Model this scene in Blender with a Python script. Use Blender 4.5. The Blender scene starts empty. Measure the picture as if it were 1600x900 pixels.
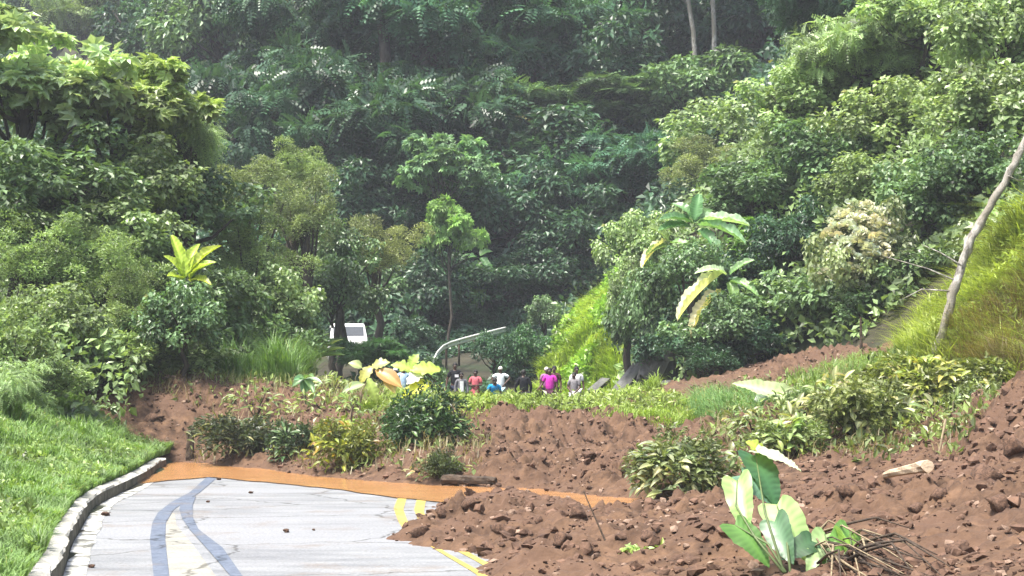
import bpy, bmesh, math, random
import numpy as np
from mathutils import Vector, Matrix

# ------------------------------------------------------------------ camera, sky, sun, exposure
sc = bpy.context.scene
F, HY, CZ = 2600.0, 600.0, 2.0          # focal length in photo pixels, horizon row, eye height
cam = bpy.data.cameras.new('camera'); camo = bpy.data.objects.new('camera', cam)
sc.collection.objects.link(camo)
camo.location = (0, 0, CZ); camo.rotation_euler = (math.radians(90), 0, 0)
cam.sensor_width = 36; cam.lens = F / 1600 * 36; cam.shift_y = 150 / 1600
cam.clip_end = 2000; sc.camera = camo

SUN_EL, SUN_AZ = 66, 235                # degrees; azimuth clockwise from +Y: high light from the left, over the viewer's shoulder
world = bpy.data.worlds.new('World'); sc.world = world; world.use_nodes = True
wn = world.node_tree
sky = wn.nodes.new('ShaderNodeTexSky'); sky.sky_type = 'NISHITA'; sky.sun_disc = False
sky.sun_elevation = math.radians(SUN_EL); sky.sun_rotation = math.radians(SUN_AZ)
sky.dust_density = 4.0; sky.air_density = 1.0; sky.ozone_density = 1.0
wn.links.new(sky.outputs[0], wn.nodes['Background'].inputs[0])
wn.nodes['Background'].inputs[1].default_value = 0.14
sl = bpy.data.lights.new('sun', 'SUN'); slo = bpy.data.objects.new('sun', sl); sc.collection.objects.link(slo)
sl.energy = 3.0; sl.angle = math.radians(14); sl.color = (1, .96, .88)
_a, _e = math.radians(SUN_AZ), math.radians(SUN_EL)
_sd = Vector((math.sin(_a) * math.cos(_e), math.cos(_a) * math.cos(_e), math.sin(_e)))
slo.rotation_euler = _sd.to_track_quat('Z', 'Y').to_euler(); slo.location = (0, 0, 60)
sc.view_settings.view_transform = 'Standard'; sc.view_settings.look = 'None'
sc.view_settings.exposure = 1.58; sc.view_settings.gamma = 1
sc.render.engine = 'CYCLES'
sc.cycles.use_denoising = True
sc.cycles.max_bounces = 6; sc.cycles.diffuse_bounces = 3; sc.cycles.glossy_bounces = 2
sc.cycles.transmission_bounces = 3; sc.cycles.volume_bounces = 0

rng = np.random.default_rng(7); random.seed(7)
C = sc.collection

# ------------------------------------------------------------------ small helpers
def P(px, py, d): return Vector(((px - 800) / F * d, d, CZ + (HY - py) / F * d))
def GP(px, py, z=0.0):                    # the point of the level z that a photo pixel looks at
    d = F * (CZ - z) / (py - HY); return ((px - 800) / F * d, d)
def tag(o, label=None, cat=None, group=None, kind=None):
    if label: o['label'] = label
    if cat: o['category'] = cat
    if group: o['group'] = group
    if kind: o['kind'] = kind
    return o
def empty(name, loc=(0, 0, 0), rz=0.0):
    o = bpy.data.objects.new(name, None); C.objects.link(o); o.location = loc; o.rotation_euler = (0, 0, rz)
    o.empty_display_size = .2
    return o
def link(name, me, mat=None, parent=None, color=None, loc=None):
    o = bpy.data.objects.new(name, me); C.objects.link(o)
    if mat and not me.materials: me.materials.append(mat)
    if parent: o.parent = parent
    if color: o.color = (*color, 1)
    if loc is not None: o.location = loc
    return o
def mesh_np(name, co, tris, tint=None, smooth=False):
    co = np.asarray(co, np.float32); tris = np.asarray(tris, np.int32); k = tris.shape[1]
    me = bpy.data.meshes.new(name)
    me.vertices.add(len(co)); me.vertices.foreach_set('co', co.ravel())
    me.loops.add(tris.size); me.loops.foreach_set('vertex_index', tris.ravel())
    me.polygons.add(len(tris)); me.polygons.foreach_set('loop_start', np.arange(0, tris.size, k, dtype=np.int32))
    if tint is not None:
        a = me.attributes.new('tint', 'FLOAT', 'POINT'); a.data.foreach_set('value', np.asarray(tint, np.float32))
    me.update(calc_edges=True)
    me.polygons.foreach_set('use_smooth', np.full(len(tris), smooth))
    return me
def unit(v): return v / (np.linalg.norm(v, axis=-1, keepdims=True) + 1e-9)

# lattice noise, numpy
def _h(ix, iy, s):
    n = (ix.astype(np.int64) * 374761393 + iy.astype(np.int64) * 668265263 + s * 974634777) & 0x7fffffff
    n = ((n ^ (n >> 13)) * 1274126177) & 0x7fffffff
    return ((n ^ (n >> 16)) & 0xffff) / 65535.0
def vnoise(x, y, s=0):
    x = np.asarray(x, float); y = np.asarray(y, float)
    ix, iy = np.floor(x), np.floor(y); fx, fy = x - ix, y - iy
    fx = fx * fx * (3 - 2 * fx); fy = fy * fy * (3 - 2 * fy)
    ix = ix.astype(np.int64); iy = iy.astype(np.int64)
    a, b, c, d = _h(ix, iy, s), _h(ix + 1, iy, s), _h(ix, iy + 1, s), _h(ix + 1, iy + 1, s)
    return (a + (b - a) * fx) * (1 - fy) + (c + (d - c) * fx) * fy - .5
def fbm(x, y, s=0, o=4):
    r = 0; a = 1.0
    for k in range(o): r = r + a * vnoise(x * 2 ** k + 13.7 * k, y * 2 ** k - 7.3 * k, s + k); a *= .5
    return r

# ------------------------------------------------------------------ materials
def nt(name):
    m = bpy.data.materials.new(name); m.use_nodes = True
    return m, m.node_tree.nodes, m.node_tree.links, m.node_tree.nodes['Principled BSDF']
def noise_mat(name, c1, c2, scale=4, rough=.85, detail=6, c3=None, bump=0.0, bscale=None, spec=.3, stretch=None, lo=.35, hi=.65):
    m, N, L, b = nt(name)
    tc = N.new('ShaderNodeTexCoord'); mp = N.new('ShaderNodeMapping'); L.new(tc.outputs['Object'], mp.inputs[0])
    if stretch: mp.inputs['Scale'].default_value = stretch
    n = N.new('ShaderNodeTexNoise'); n.inputs['Scale'].default_value = scale; n.inputs['Detail'].default_value = detail
    n.inputs['Roughness'].default_value = .65
    L.new(mp.outputs[0], n.inputs[0])
    r = N.new('ShaderNodeValToRGB'); L.new(n.outputs[0], r.inputs[0])
    r.color_ramp.elements[0].position = lo; r.color_ramp.elements[1].position = hi
    r.color_ramp.elements[0].color = (*c1, 1); r.color_ramp.elements[1].color = (*c2, 1)
    out = r.outputs[0]
    if c3:
        n2 = N.new('ShaderNodeTexNoise'); n2.inputs['Scale'].default_value = scale * .17; n2.inputs['Detail'].default_value = 3
        L.new(mp.outputs[0], n2.inputs[0])
        r2 = N.new('ShaderNodeValToRGB'); L.new(n2.outputs[0], r2.inputs[0])
        r2.color_ramp.elements[0].position = .45; r2.color_ramp.elements[1].position = .62
        mx = N.new('ShaderNodeMixRGB'); L.new(r2.outputs[0], mx.inputs[0]); L.new(out, mx.inputs[1]); mx.inputs[2].default_value = (*c3, 1)
        out = mx.outputs[0]
    L.new(out, b.inputs['Base Color']); b.inputs['Roughness'].default_value = rough
    b.inputs['Specular IOR Level'].default_value = spec
    if bump:
        n3 = N.new('ShaderNodeTexNoise'); n3.inputs['Scale'].default_value = bscale or scale * 3; n3.inputs['Detail'].default_value = 5
        L.new(tc.outputs['Object'], n3.inputs[0])
        bp = N.new('ShaderNodeBump'); bp.inputs['Strength'].default_value = bump; bp.inputs['Distance'].default_value = .05
        L.new(n3.outputs[0], bp.inputs['Height']); L.new(bp.outputs[0], b.inputs['Normal'])
    return m
def leaf_mat(name, rough=.42, trans=.28, yellow=.94, spread=.75, dead=(.30, .25, .06)):
    m, N, L, b = nt(name)
    oi = N.new('ShaderNodeObjectInfo'); at = N.new('ShaderNodeAttribute'); at.attribute_name = 'tint'
    # per-leaf value
    mr = N.new('ShaderNodeMapRange'); L.new(at.outputs['Fac'], mr.inputs[0])
    mr.inputs[3].default_value = 1 - spread; mr.inputs[4].default_value = 1 + spread
    hs = N.new('ShaderNodeHueSaturation'); L.new(oi.outputs['Color'], hs.inputs['Color']); L.new(mr.outputs[0], hs.inputs['Value'])
    mh = N.new('ShaderNodeMapRange'); L.new(oi.outputs['Random'], mh.inputs[0]); mh.inputs[3].default_value = .496; mh.inputs[4].default_value = .514
    L.new(mh.outputs[0], hs.inputs['Hue'])
    gt = N.new('ShaderNodeMath'); gt.operation = 'GREATER_THAN'; L.new(at.outputs['Fac'], gt.inputs[0]); gt.inputs[1].default_value = yellow
    gm = N.new('ShaderNodeMath'); gm.operation = 'MULTIPLY'; L.new(gt.outputs[0], gm.inputs[0]); gm.inputs[1].default_value = .7
    mx = N.new('ShaderNodeMixRGB'); L.new(gm.outputs[0], mx.inputs[0]); L.new(hs.outputs[0], mx.inputs[1]); mx.inputs[2].default_value = (*dead, 1)
    L.new(mx.outputs[0], b.inputs['Base Color']); b.inputs['Roughness'].default_value = rough
    b.inputs['Specular IOR Level'].default_value = .5
    tr = N.new('ShaderNodeBsdfTranslucent')
    ml = N.new('ShaderNodeMixRGB'); ml.blend_type = 'MULTIPLY'; ml.inputs[0].default_value = 1; L.new(mx.outputs[0], ml.inputs[1]); ml.inputs[2].default_value = (1.3, 1.35, .6, 1)
    L.new(ml.outputs[0], tr.inputs[0])
    ms = N.new('ShaderNodeMixShader'); ms.inputs[0].default_value = trans
    L.new(b.outputs[0], ms.inputs[1]); L.new(tr.outputs[0], ms.inputs[2]); L.new(ms.outputs[0], N['Material Output'].inputs[0])
    return m
def plain(name, col, rough=.6, metallic=0, spec=.4, var=.12, scale=8):
    c2 = tuple(min(1, c * (1 + var)) for c in col); c1 = tuple(c * (1 - var) for c in col)
    m = noise_mat(name, c1, c2, scale, rough, 4, spec=spec)
    m.node_tree.nodes['Principled BSDF'].inputs['Metallic'].default_value = metallic
    return m

M_LEAF = leaf_mat('leaf', .38, .30); M_GRASS = leaf_mat('grass_blade', .5, .35, .9, .4, (.34, .28, .07))
M_FLOWER = leaf_mat('flower', .7, .15, 2.0, .25)
M_BARK = noise_mat('bark_dark', (.035, .028, .022), (.10, .085, .07), 6, .9, stretch=(1, 1, .3), bump=.4)
M_PALEBARK = noise_mat('bark_pale', (.10, .09, .075), (.52, .49, .44), 9, .85, stretch=(1, 1, .45), bump=.5, c3=(.22, .20, .16))
M_SOIL = noise_mat('landslide_soil', (.034, .019, .012), (.152, .089, .052), 3.4, .95, 9, c3=(.100, .058, .037), bump=1.0, bscale=7, lo=.30, hi=.68)
M_CLOD = noise_mat('soil_clod', (.046, .026, .017), (.17, .10, .066), 4, .92, 5, bump=.6)
M_STONE = noise_mat('pale_stone', (.15, .095, .065), (.31, .22, .16), 6, .85, 5, bump=.5)
M_FLOOR = noise_mat('forest_floor', (.022, .020, .012), (.055, .05, .03), 1.2, .95, 6, c3=(.02, .035, .012), bump=.8)
M_BANK = noise_mat('dark_bank_soil', (.035, .028, .022), (.075, .058, .045), 1.5, .95, 6, c3=(.03, .04, .018), bump=.8)
M_TURF = noise_mat('turf', (.035, .05, .015), (.07, .09, .025), 3, .95, 6, c3=(.09, .085, .04), bump=.6)
M_CONC = noise_mat('road_concrete', (.135, .14, .145), (.275, .28, .28), 1.1, .55, 10, c3=(.235, .24, .245), bump=.2, bscale=30, stretch=(.45, 1.6, 1), lo=.3, hi=.7)
def worn_road(m):
    N, L = m.node_tree.nodes, m.node_tree.links; b = N['Principled BSDF']; src = b.inputs['Base Color'].links[0].from_socket
    tc = N.new('ShaderNodeTexCoord')
    vo = N.new('ShaderNodeTexVoronoi'); vo.feature = 'DISTANCE_TO_EDGE'; vo.inputs['Scale'].default_value = .33; 
    wz = N.new('ShaderNodeTexNoise'); wz.inputs['Scale'].default_value = 2.2; wz.inputs['Detail'].default_value = 5; L.new(tc.outputs['Object'], wz.inputs[0])
    ad = N.new('ShaderNodeMixRGB'); ad.blend_type = 'ADD'; ad.inputs[0].default_value = .55; L.new(tc.outputs['Object'], ad.inputs[1]); L.new(wz.outputs['Color'], ad.inputs[2]); L.new(ad.outputs[0], vo.inputs['Vector'])
    cr = N.new('ShaderNodeValToRGB'); L.new(vo.outputs['Distance'], cr.inputs[0]); cr.color_ramp.elements[0].position = .004; cr.color_ramp.elements[1].position = .011
    cr.color_ramp.elements[0].color = (.45, .44, .42, 1); cr.color_ramp.elements[1].color = (1, 1, 1, 1)
    m1 = N.new('ShaderNodeMixRGB'); m1.blend_type = 'MULTIPLY'; m1.inputs[0].default_value = 1; L.new(src, m1.inputs[1]); L.new(cr.outputs[0], m1.inputs[2])
    n2 = N.new('ShaderNodeTexNoise'); n2.inputs['Scale'].default_value = .75; n2.inputs['Detail'].default_value = 9; n2.inputs['Roughness'].default_value = .7; L.new(tc.outputs['Object'], n2.inputs[0])
    r2 = N.new('ShaderNodeValToRGB'); L.new(n2.outputs[0], r2.inputs[0]); r2.color_ramp.elements[0].position = .54; r2.color_ramp.elements[1].position = .70; r2.color_ramp.elements[0].color = (0, 0, 0, 1); r2.color_ramp.elements[1].color = (.75, .75, .75, 1)
    m2 = N.new('ShaderNodeMixRGB'); L.new(r2.outputs[0], m2.inputs[0]); L.new(m1.outputs[0], m2.inputs[1]); m2.inputs[2].default_value = (.17, .135, .105, 1)
    n3 = N.new('ShaderNodeTexNoise'); n3.inputs['Scale'].default_value = 26; n3.inputs['Detail'].default_value = 4; L.new(tc.outputs['Object'], n3.inputs[0])
    r3 = N.new('ShaderNodeMapRange'); L.new(n3.outputs[0], r3.inputs[0]); r3.inputs[1].default_value = .3; r3.inputs[2].default_value = .7; r3.inputs[3].default_value = .78; r3.inputs[4].default_value = 1.2
    m3 = N.new('ShaderNodeMixRGB'); m3.blend_type = 'MULTIPLY'; m3.inputs[0].default_value = 1; L.new(m2.outputs[0], m3.inputs[1]); L.new(r3.outputs[0], m3.inputs[2])
    L.new(m3.outputs[0], b.inputs['Base Color'])
worn_road(M_CONC)
M_KERB = noise_mat('kerb_concrete', (.27, .265, .23), (.46, .45, .41), 3.5, .85, 7, c3=(.32, .31, .27), bump=.5)
M_BLUE = noise_mat('faded_blue_grey_paint', (.075, .095, .13), (.14, .16, .20), 5, .6, 6, lo=.3, hi=.7)
M_CREAM = noise_mat('cream_road_panel', (.22, .215, .185), (.31, .30, .255), 2.2, .6, 7)
M_YELLOW = noise_mat('yellow_road_paint', (.36, .27, .05), (.52, .40, .10), 5, .55, 6)
M_WATER = noise_mat('muddy_water', (.26, .125, .046), (.37, .185, .072), 1.1, .25, 6, spec=.4, bump=.12, bscale=3, stretch=(.6, 2.2, 1))

worn_road(M_BLUE); worn_road(M_YELLOW); worn_road(M_CREAM)

# ------------------------------------------------------------------ lie of the land
KERB = np.array([(-1.9, 4), (-2.7, 8), (-4.0, 14), (-4.7, 17.45), (-5.43, 20.5), (-6.5, 25.6), (-6.9, 28), (-7.35, 32.3), (-7.6, 34.5), (-8.3, 39.5), (-8.8, 46), (-9.0, 55), (-8.8, 62), (-9.5, 75), (-11, 90)])
def kerb_x(y): return np.interp(y, KERB[:, 1], KERB[:, 0])
def verge(u, y):                          # the grassy side left of the kerb, u metres out
    u = np.maximum(u, 0)
    k = np.clip((y - 20) / 18, 0, 1)
    return .19 + (.10 + .22 * k) * u + .16 * np.maximum(u - 2.2, 0) + .12 * np.maximum(u - 6, 0)
def floor_z(y): return np.interp(y, [0, 44, 55, 62, 70, 85, 95, 130], [-.12, -.12, .6, .9, 2.2, 4.0, 6.2, 8.0])
FOOT = np.array([(9.5, 0), (9.5, 20), (10.2, 30), (8.4, 45), (6.7, 52), (4.9, 58), (3.3, 63), (.6, 67), (1.4, 75), (2.8, 90), (6, 140)])
def smax(a, b, k=.6):
    h = np.clip(.5 + .5 * (a - b) / k, 0, 1); return b + (a - b) * h + k * h * (1 - h)
def terrain(x, y):
    x = np.asarray(x, float); y = np.asarray(y, float)
    u = kerb_x(y) - x
    z = floor_z(y)
    b = np.where(u > 0, verge(u, y) - .16, -.2)
    z = np.where(y < 44, np.where(u > 0, np.maximum(b, -.12 + .0 * u), -.12), z + np.maximum(b, 0) * np.clip((y - 40) / 10, 0, 1) + np.where(u > 0, .0, 0))
    v = x - np.interp(y, FOOT[:, 1], FOOT[:, 0])
    r = floor_z(y) + .98 * np.maximum(v, 0) + .05 * np.maximum(v, 0) ** .5 - 3 * (v < 0) * np.minimum(-v, 1)
    z = smax(z, r, .3)
    y0 = 88 + 1.25 * np.maximum(0, -(x + 14)) - .25 * np.maximum(0, x - 6)
    h = floor_z(np.minimum(y, 95)) - 1 + .70 * (y - y0)
    z = np.where(y > 70, smax(z, h, 1.5), z)
    n = fbm(x * .12, y * .12, 3) * 1.6 + fbm(x * .5, y * .5, 9) * .5
    w = np.clip((np.maximum(v, np.maximum((y - y0) / 3, (u - 6) / 3))) / 4, 0, 1)
    return np.minimum(z + n * w, 75 + 0 * z)

# landslide soil: thin-plate surface through points read off the photograph
cp = []
def c_px(px, py, d): p = P(px, py, d); cp.append((p.x, p.y, p.z))
def c_z(px, d, z): cp.append(((px - 800) / F * d, d, z))
for px, py in [(262, 723), (330, 727), (430, 734), (520, 748), (640, 756), (750, 762), (860, 769), (960, 779), (1012, 791),
               (1000, 797), (900, 791), (800, 787), (692, 786), (652, 815), (640, 836), (690, 858), (760, 884), (785, 905)]:
    x, y = GP(px, py); cp.append((x, y, .0))
for px, py in [(290, 742), (330, 745), (420, 752), (500, 758), (600, 768), (650, 771), (700, 774), (740, 776), (780, 777), (820, 779), (860, 781), (900, 783), (940, 787), (980, 790),
               (400, 800), (560, 800), (600, 830), (560, 900), (300, 800), (700, 925), (620, 870), (200, 780), (450, 860)]:
    x, y = GP(px, py); cp.append((x, y, -.48))
for a in [(740, 24.3, .16), (800, 25.2, .02), (850, 24.4, .06), (950, 24.6, .02), (900, 25.6, -.04), (1010, 25.8, .0), (800, 21.5, .24), (850, 20.5, .28), (950, 21, .30), (900, 18.6, .20), (1050, 22, .36), (1100, 25.5, .12), (1060, 27.4, .02),
          (1600, 26, 1.5), (1600, 28, 1.95), (1500, 27, .82), (1400, 27, .55), (1250, 28, .45), (1150, 28, .25), (1600, 22, .9), (1500, 22, .65), (1350, 22, .5), (1200, 22, .4),
          (1600, 18, .6), (1400, 18, .45), (1200, 18, .35), (1000, 18, .25), (1000, 12, .18), (1300, 12, .4), (1600, 12, .5), (1900, 12, .7), (1900, 18, 1.0), (1850, 24, 1.6),
          (860, 12, -.3), (700, 12, -.5), (1000, 7, .1), (1500, 7, .3),
          (200, 53, 1.3), (350, 53, 1.6), (500, 53, 1.4), (750, 54, .9), (900, 56, .85), (1050, 54, 1.6), (1200, 56, 2.6), (1400, 58, 4.2)]: c_z(*a)
for a in [(850, 710, 37), (850, 660, 42), (850, 641, 46), (850, 636, 49), (1000, 760, 29.5), (1000, 700, 36), (1000, 660, 41), (1050, 640, 46), (1100, 606, 48), (1250, 562, 49),
          (1400, 512, 50), (1300, 600, 42), (1200, 650, 38), (1150, 680, 34), (1300, 650, 36), (1400, 650, 34), (1250, 700, 32), (1400, 700, 30), (1500, 600, 38), (1600, 600, 33),
          (1600, 500, 39), (1500, 505, 44), (1600, 352, 43), (1700, 300, 42), (1650, 430, 40.5), (300, 680, 43.5), (200, 650, 44), (135, 632, 44.5), (200, 607, 46), (350, 597, 47), (500, 606, 46), (650, 630, 46), (750, 636, 47),
          (400, 680, 41.5), (550, 680, 39), (700, 690, 36.5), (700, 650, 41), (450, 640, 43.5), (95, 628, 45.5), (150, 660, 43.3), (210, 695, 42.6)]: c_px(*a)
cp = np.array(cp)
def _tps(r2): return np.where(r2 > 0, .5 * r2 * np.log(r2 + 1e-12), 0)
_n = len(cp); _K = _tps(((cp[:, None, :2] - cp[None, :, :2]) ** 2).sum(-1)) + np.eye(_n) * .05
_Pm = np.c_[np.ones(_n), cp[:, :2]]
_sol = np.linalg.solve(np.block([[_K, _Pm], [_Pm.T, np.zeros((3, 3))]]), np.r_[cp[:, 2], 0, 0, 0])
def soil_s(x, y):                         # smooth soil surface
    x = np.asarray(x, float); y = np.asarray(y, float); sh = np.broadcast(x, y).shape
    xf = np.broadcast_to(x, sh).ravel(); yf = np.broadcast_to(y, sh).ravel(); out = np.empty(len(xf))
    for i in range(0, len(xf), 20000):
        s = slice(i, i + 20000)
        r2 = (xf[s, None] - cp[None, :, 0]) ** 2 + (yf[s, None] - cp[None, :, 1]) ** 2
        out[s] = _tps(r2) @ _sol[:_n] + _sol[_n] + _sol[_n + 1] * xf[s] + _sol[_n + 2] * yf[s]
    z = out.reshape(sh); xx = xf.reshape(sh); yy = yf.reshape(sh)
    t = terrain(xx, yy)
    k = np.clip(np.maximum((xx - 13.0) / 2.5, (yy - 53) / 4), 0, 1)      # runs into the natural slope at its edges
    k = np.maximum(k, np.clip((5 - yy) / 2, 0, 1))
    u = kerb_x(yy) - xx
    left = np.clip((u - 3.3) / 1.5, 0, 1)
    z = z * (1 - k) + np.minimum(z, t - .3) * k
    z = z - 2.2 * left ** 1.5
    z = np.where((u > -.1) & (yy < 40), np.minimum(z, -.3), z)
    return z
def billow(x, y, sd, o=3):
    r = 0; a = 1.0
    for k in range(o): r = r + a * (np.abs(vnoise(x * 1.9 ** k + 5.1 * k, y * 1.9 ** k - 3.7 * k, sd + k)) * 2.6 - .42); a *= .55
    return r
def soil(x, y):
    z = soil_s(x, y); wx = x + .35 * vnoise(x * 1.3, y * 1.3, 71); wy = y + .35 * vnoise(x * 1.3, y * 1.3, 72)
    rough = np.clip(.75 + 1.3 * vnoise(x * .45, y * .45, 73), .25, 1.3)
    n = fbm(x * .55, y * .55, 31, 3) * .28 + rough * (.17 * billow(wx * 1.4, wy * 1.4, 41, 2) + .16 * billow(wx * 3.6, wy * 3.6, 44, 2) + .10 * billow(wx * 7, wy * 7, 47, 2)) + .02
    amp = np.clip((y - 5) / 18, .45, 1.0) * np.clip((z + .22) / .4, .0, 1)
    return z + n * amp
def ground(x, y):
    x = np.asarray(x, float); y = np.asarray(y, float)
    g = terrain(x, y)
    u = kerb_x(y) - x
    g = np.where((u > .2) & (y < 46), np.maximum(g, verge(u, y)), g)
    m = np.where((y > 5) & (y < 57) & (x < 15.5) & (x > -14), soil_s(x, y), -9)
    return np.maximum(g, m)
def gz(x, y): return float(ground(np.array([x]), np.array([y]))[0])

def grid_mesh(name, xs, ys, zf, smooth=True, drop=None):
    X, Y = np.meshgrid(xs, ys); Z = zf(X, Y)
    nx, ny = len(xs), len(ys); i = np.arange(nx * ny).reshape(ny, nx)
    q = np.stack([i[:-1, :-1], i[:-1, 1:], i[1:, 1:], i[1:, :-1]], -1).reshape(-1, 4)
    if drop is not None:
        keep = ~drop(X, Y, Z); k = keep.ravel()[q].any(1); q = q[k]
    co = np.stack([X, Y, Z], -1).reshape(-1, 3)
    used = np.unique(q); rm = np.full(len(co), -1); rm[used] = np.arange(len(used))
    return mesh_np(name, co[used], rm[q], smooth=smooth)

xs = np.r_[np.arange(-500, -80, 20), np.arange(-80, -30, 2.5), np.arange(-30, 30, .75), np.arange(30, 80, 2.5), np.arange(80, 501, 20)]
ys = np.r_[np.arange(-60, 0, 6), np.arange(0, 110, .75), np.arange(110, 200, 2.5), np.arange(200, 501, 20)]
tag(link('ground', grid_mesh('ground', xs, ys, terrain), M_FLOOR), 'dark wooded ground and hillside under the forest', 'ground', kind='structure')

# verge strip beside the kerb
vy = np.arange(3, 47, .3); vu = np.r_[.22, .5, np.arange(.9, 15, .5)]
U, Y = np.meshgrid(vu, vy); X = kerb_x(Y) - U
Z = verge(U, Y) + fbm(X * .8, Y * .8, 5) * .10 * np.clip(U, 0, 1)
i = np.arange(U.size).reshape(U.shape)
q = np.stack([i[:-1, :-1], i[1:, :-1], i[1:, 1:], i[:-1, 1:]], -1).reshape(-1, 4)
tag(link('grass_verge', mesh_np('grass_verge', np.stack([X, Y, Z], -1).reshape(-1, 3), q, smooth=True), M_TURF), 'sloping turf verge left of the concrete kerb', 'verge', kind='structure')

# road slab
def ribbon(name, left, right, z, mat, n=60, sub=1):
    """sheet between two ground polylines given as (x, y) points"""
    def rs(p):
        p = np.array(p, float); s = np.r_[0, np.cumsum(np.linalg.norm(np.diff(p, axis=0), axis=1))]
        t = np.linspace(0, s[-1], n); return np.c_[np.interp(t, s, p[:, 0]), np.interp(t, s, p[:, 1])]
    a, b = rs(left), rs(right); co = []
    for j in range(sub + 1):
        w = j / sub; co.append(np.c_[a * (1 - w) + b * w, np.full(n, z)])
    co = np.concatenate(co); q = []
    for j in range(sub):
        for k in range(n - 1): q.append((j * n + k, (j + 1) * n + k, (j + 1) * n + k + 1, j * n + k + 1))
    return link(name, mesh_np(name, co, q), mat)
ry = np.arange(-8, 46, 1.0)
rl = [(float(kerb_x(y)) + .001, y) for y in ry]; rr = [(float(kerb_x(y)) + 9.6, y) for y in ry]
tag(ribbon('road', rl, rr, 0, M_CONC, 110, 8), 'pale grey concrete road running under the mud', 'road', kind='structure')
def g(pts): return [GP(*p) for p in pts]
mk = [('road_marking', g([(243, 940), (240, 900), (234, 844), (238, 817), (247, 801), (267, 785.5), (296, 770), (323, 746)]), g([(270, 940), (264, 900), (258, 844), (259, 817), (271, 797), (292, 783), (312, 770), (338, 748)]), .008, M_BLUE, 'faded blue-grey band curving up the road, nearer the kerb', 'road marking'),
      ('road_marking', g([(390, 940), (359, 900), (330, 866), (296, 828), (285, 812), (280, 797), (283, 785)]), g([(410, 940), (378, 900), (348, 857), (310, 828), (301, 808), (301, 790), (306, 776)]), .012, M_BLUE, 'faded blue-grey band bending away towards the middle of the road', 'road marking'),
      ('road_marking', g([(271, 940), (265, 900), (259, 844), (260, 817), (270, 801)]), g([(358, 930), (332, 893), (300, 850), (276, 821), (273, 803)]), .004, M_CREAM, 'pale cream wedge of road between the two blue-grey bands', 'road marking'),
      ('road_marking', g([(640, 768), (621, 780), (615, 795), (622, 815), (632, 830), (685, 862), (740, 895), (800, 940)]), g([(652, 768), (635, 780), (630, 797), (639, 820), (648, 830), (697, 864), (755, 896), (818, 940)]), .008, M_YELLOW, 'yellow road line on the open-road side of the double line', 'road marking'),
      ('road_marking', g([(668, 768), (651, 782), (647, 797), (656, 822), (668, 838), (740, 875), (760, 887), (830, 930)]), g([(682, 768), (665, 784), (662, 800), (670, 817), (684, 836), (752, 875), (773, 885), (848, 930)]), .008, M_YELLOW, 'yellow road line half buried by the mud lobe', 'road marking')]
for nm, a, b, z, m, lb, ct in mk: tag(ribbon(nm, a, b, z, m, 70), lb, ct)
# puddle: bottom against the mud
near = g([(215, 757), (262, 751), (332, 746), (420, 754), (500, 762), (560, 770), (620, 778), (690, 785), (760, 789), (860, 792), (960, 796), (1060, 800)])
far = g([(215, 722), (262, 716), (340, 718), (430, 722), (520, 732), (640, 742), (750, 748), (860, 754), (960, 762), (1060, 775)])
def wob(p, s): return [(x + .10 * float(vnoise(x * 1.7, 3, s)), y + .35 * float(vnoise(x * 1.3, 7, s)) + .2 * float(vnoise(x * 4, 1, s))) for x, y in p]
def dens(p, n=80):
    p = np.array(p); t = np.linspace(0, len(p) - 1, n); k = np.arange(len(p)); return list(zip(np.interp(t, k, p[:, 0]), np.interp(t, k, p[:, 1])))
tag(ribbon('water', wob(dens(near), 3), dens(far), .017, M_WATER, 120, 3), 'orange-brown muddy water pooled along the foot of the landslide', 'water', kind='structure')

# kerb
ky = np.arange(3, 40.6, .22); prof = [(0, -.12), (-.02, .17), (-.045, .20), (-.19, .215), (-.24, .205), (-.26, -.1)]
co = []; q = []
for a, y in enumerate(ky):
    for b, (dx, z) in enumerate(prof):
        j = .05 * float(vnoise(y * 1.6, b * 3.3, 77)) + .05 * float(vnoise(y * 5, b, 78))
        co.append((float(kerb_x(y)) + dx + (j if b else 0), y, z + (.5 * j if 0 < b < 5 else 0)))
    if a:
        for b in range(len(prof) - 1):
            o0, o1 = (a - 1) * len(prof) + b, a * len(prof) + b; q.append((o0, o0 + 1, o1 + 1, o1))
n0 = len(co) - len(prof); q += [(n0, n0 + 1, n0 + 4, n0 + 5), (n0 + 1, n0 + 2, n0 + 3, n0 + 4)]
kme = mesh_np('kerb', co, q); kme.materials.append(M_KERB); kme.materials.append(noise_mat('shaded_stained_kerb_face', (.055, .052, .038), (.15, .14, .11), 3, .9, 7, bump=.5))
for i_, p_ in enumerate(kme.polygons): p_.material_index = 1 if i_ < (len(ky) - 1) * 5 and i_ % 5 == 0 else 0  # road-side face: its shade is painted into the dark colour, along with mud stain
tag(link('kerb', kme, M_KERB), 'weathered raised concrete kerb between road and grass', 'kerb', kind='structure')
# gutter strip along the kerb foot
gy = np.arange(4, 38, .5)
tag(ribbon('gutter_strip', [(float(kerb_x(y)) + .01, y) for y in gy], [(float(kerb_x(y)) + .26 + .05 * float(vnoise(y, 2, 8)), y) for y in gy], .006, noise_mat('gutter', (.10, .10, .085), (.50, .50, .46), 3.2, .8, 8, lo=.42, hi=.56), 140), 'cracked concrete gutter strip at the foot of the kerb', 'gutter', kind='structure')

# the soil itself
sx = np.arange(-12.5, 16, .066); sy = np.r_[np.arange(5, 12, .14), np.arange(12, 33, .055), np.arange(33, 48, .09), np.arange(48, 57, .16)]
tag(link('landslide_soil', grid_mesh('landslide_soil', sx, sy, soil, drop=lambda X, Y, Z: (Z < -.12) | (Z < terrain(X, Y) - .25)), M_SOIL), 'reddish-brown landslide soil heaped across the road', 'soil', kind='structure')

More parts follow.
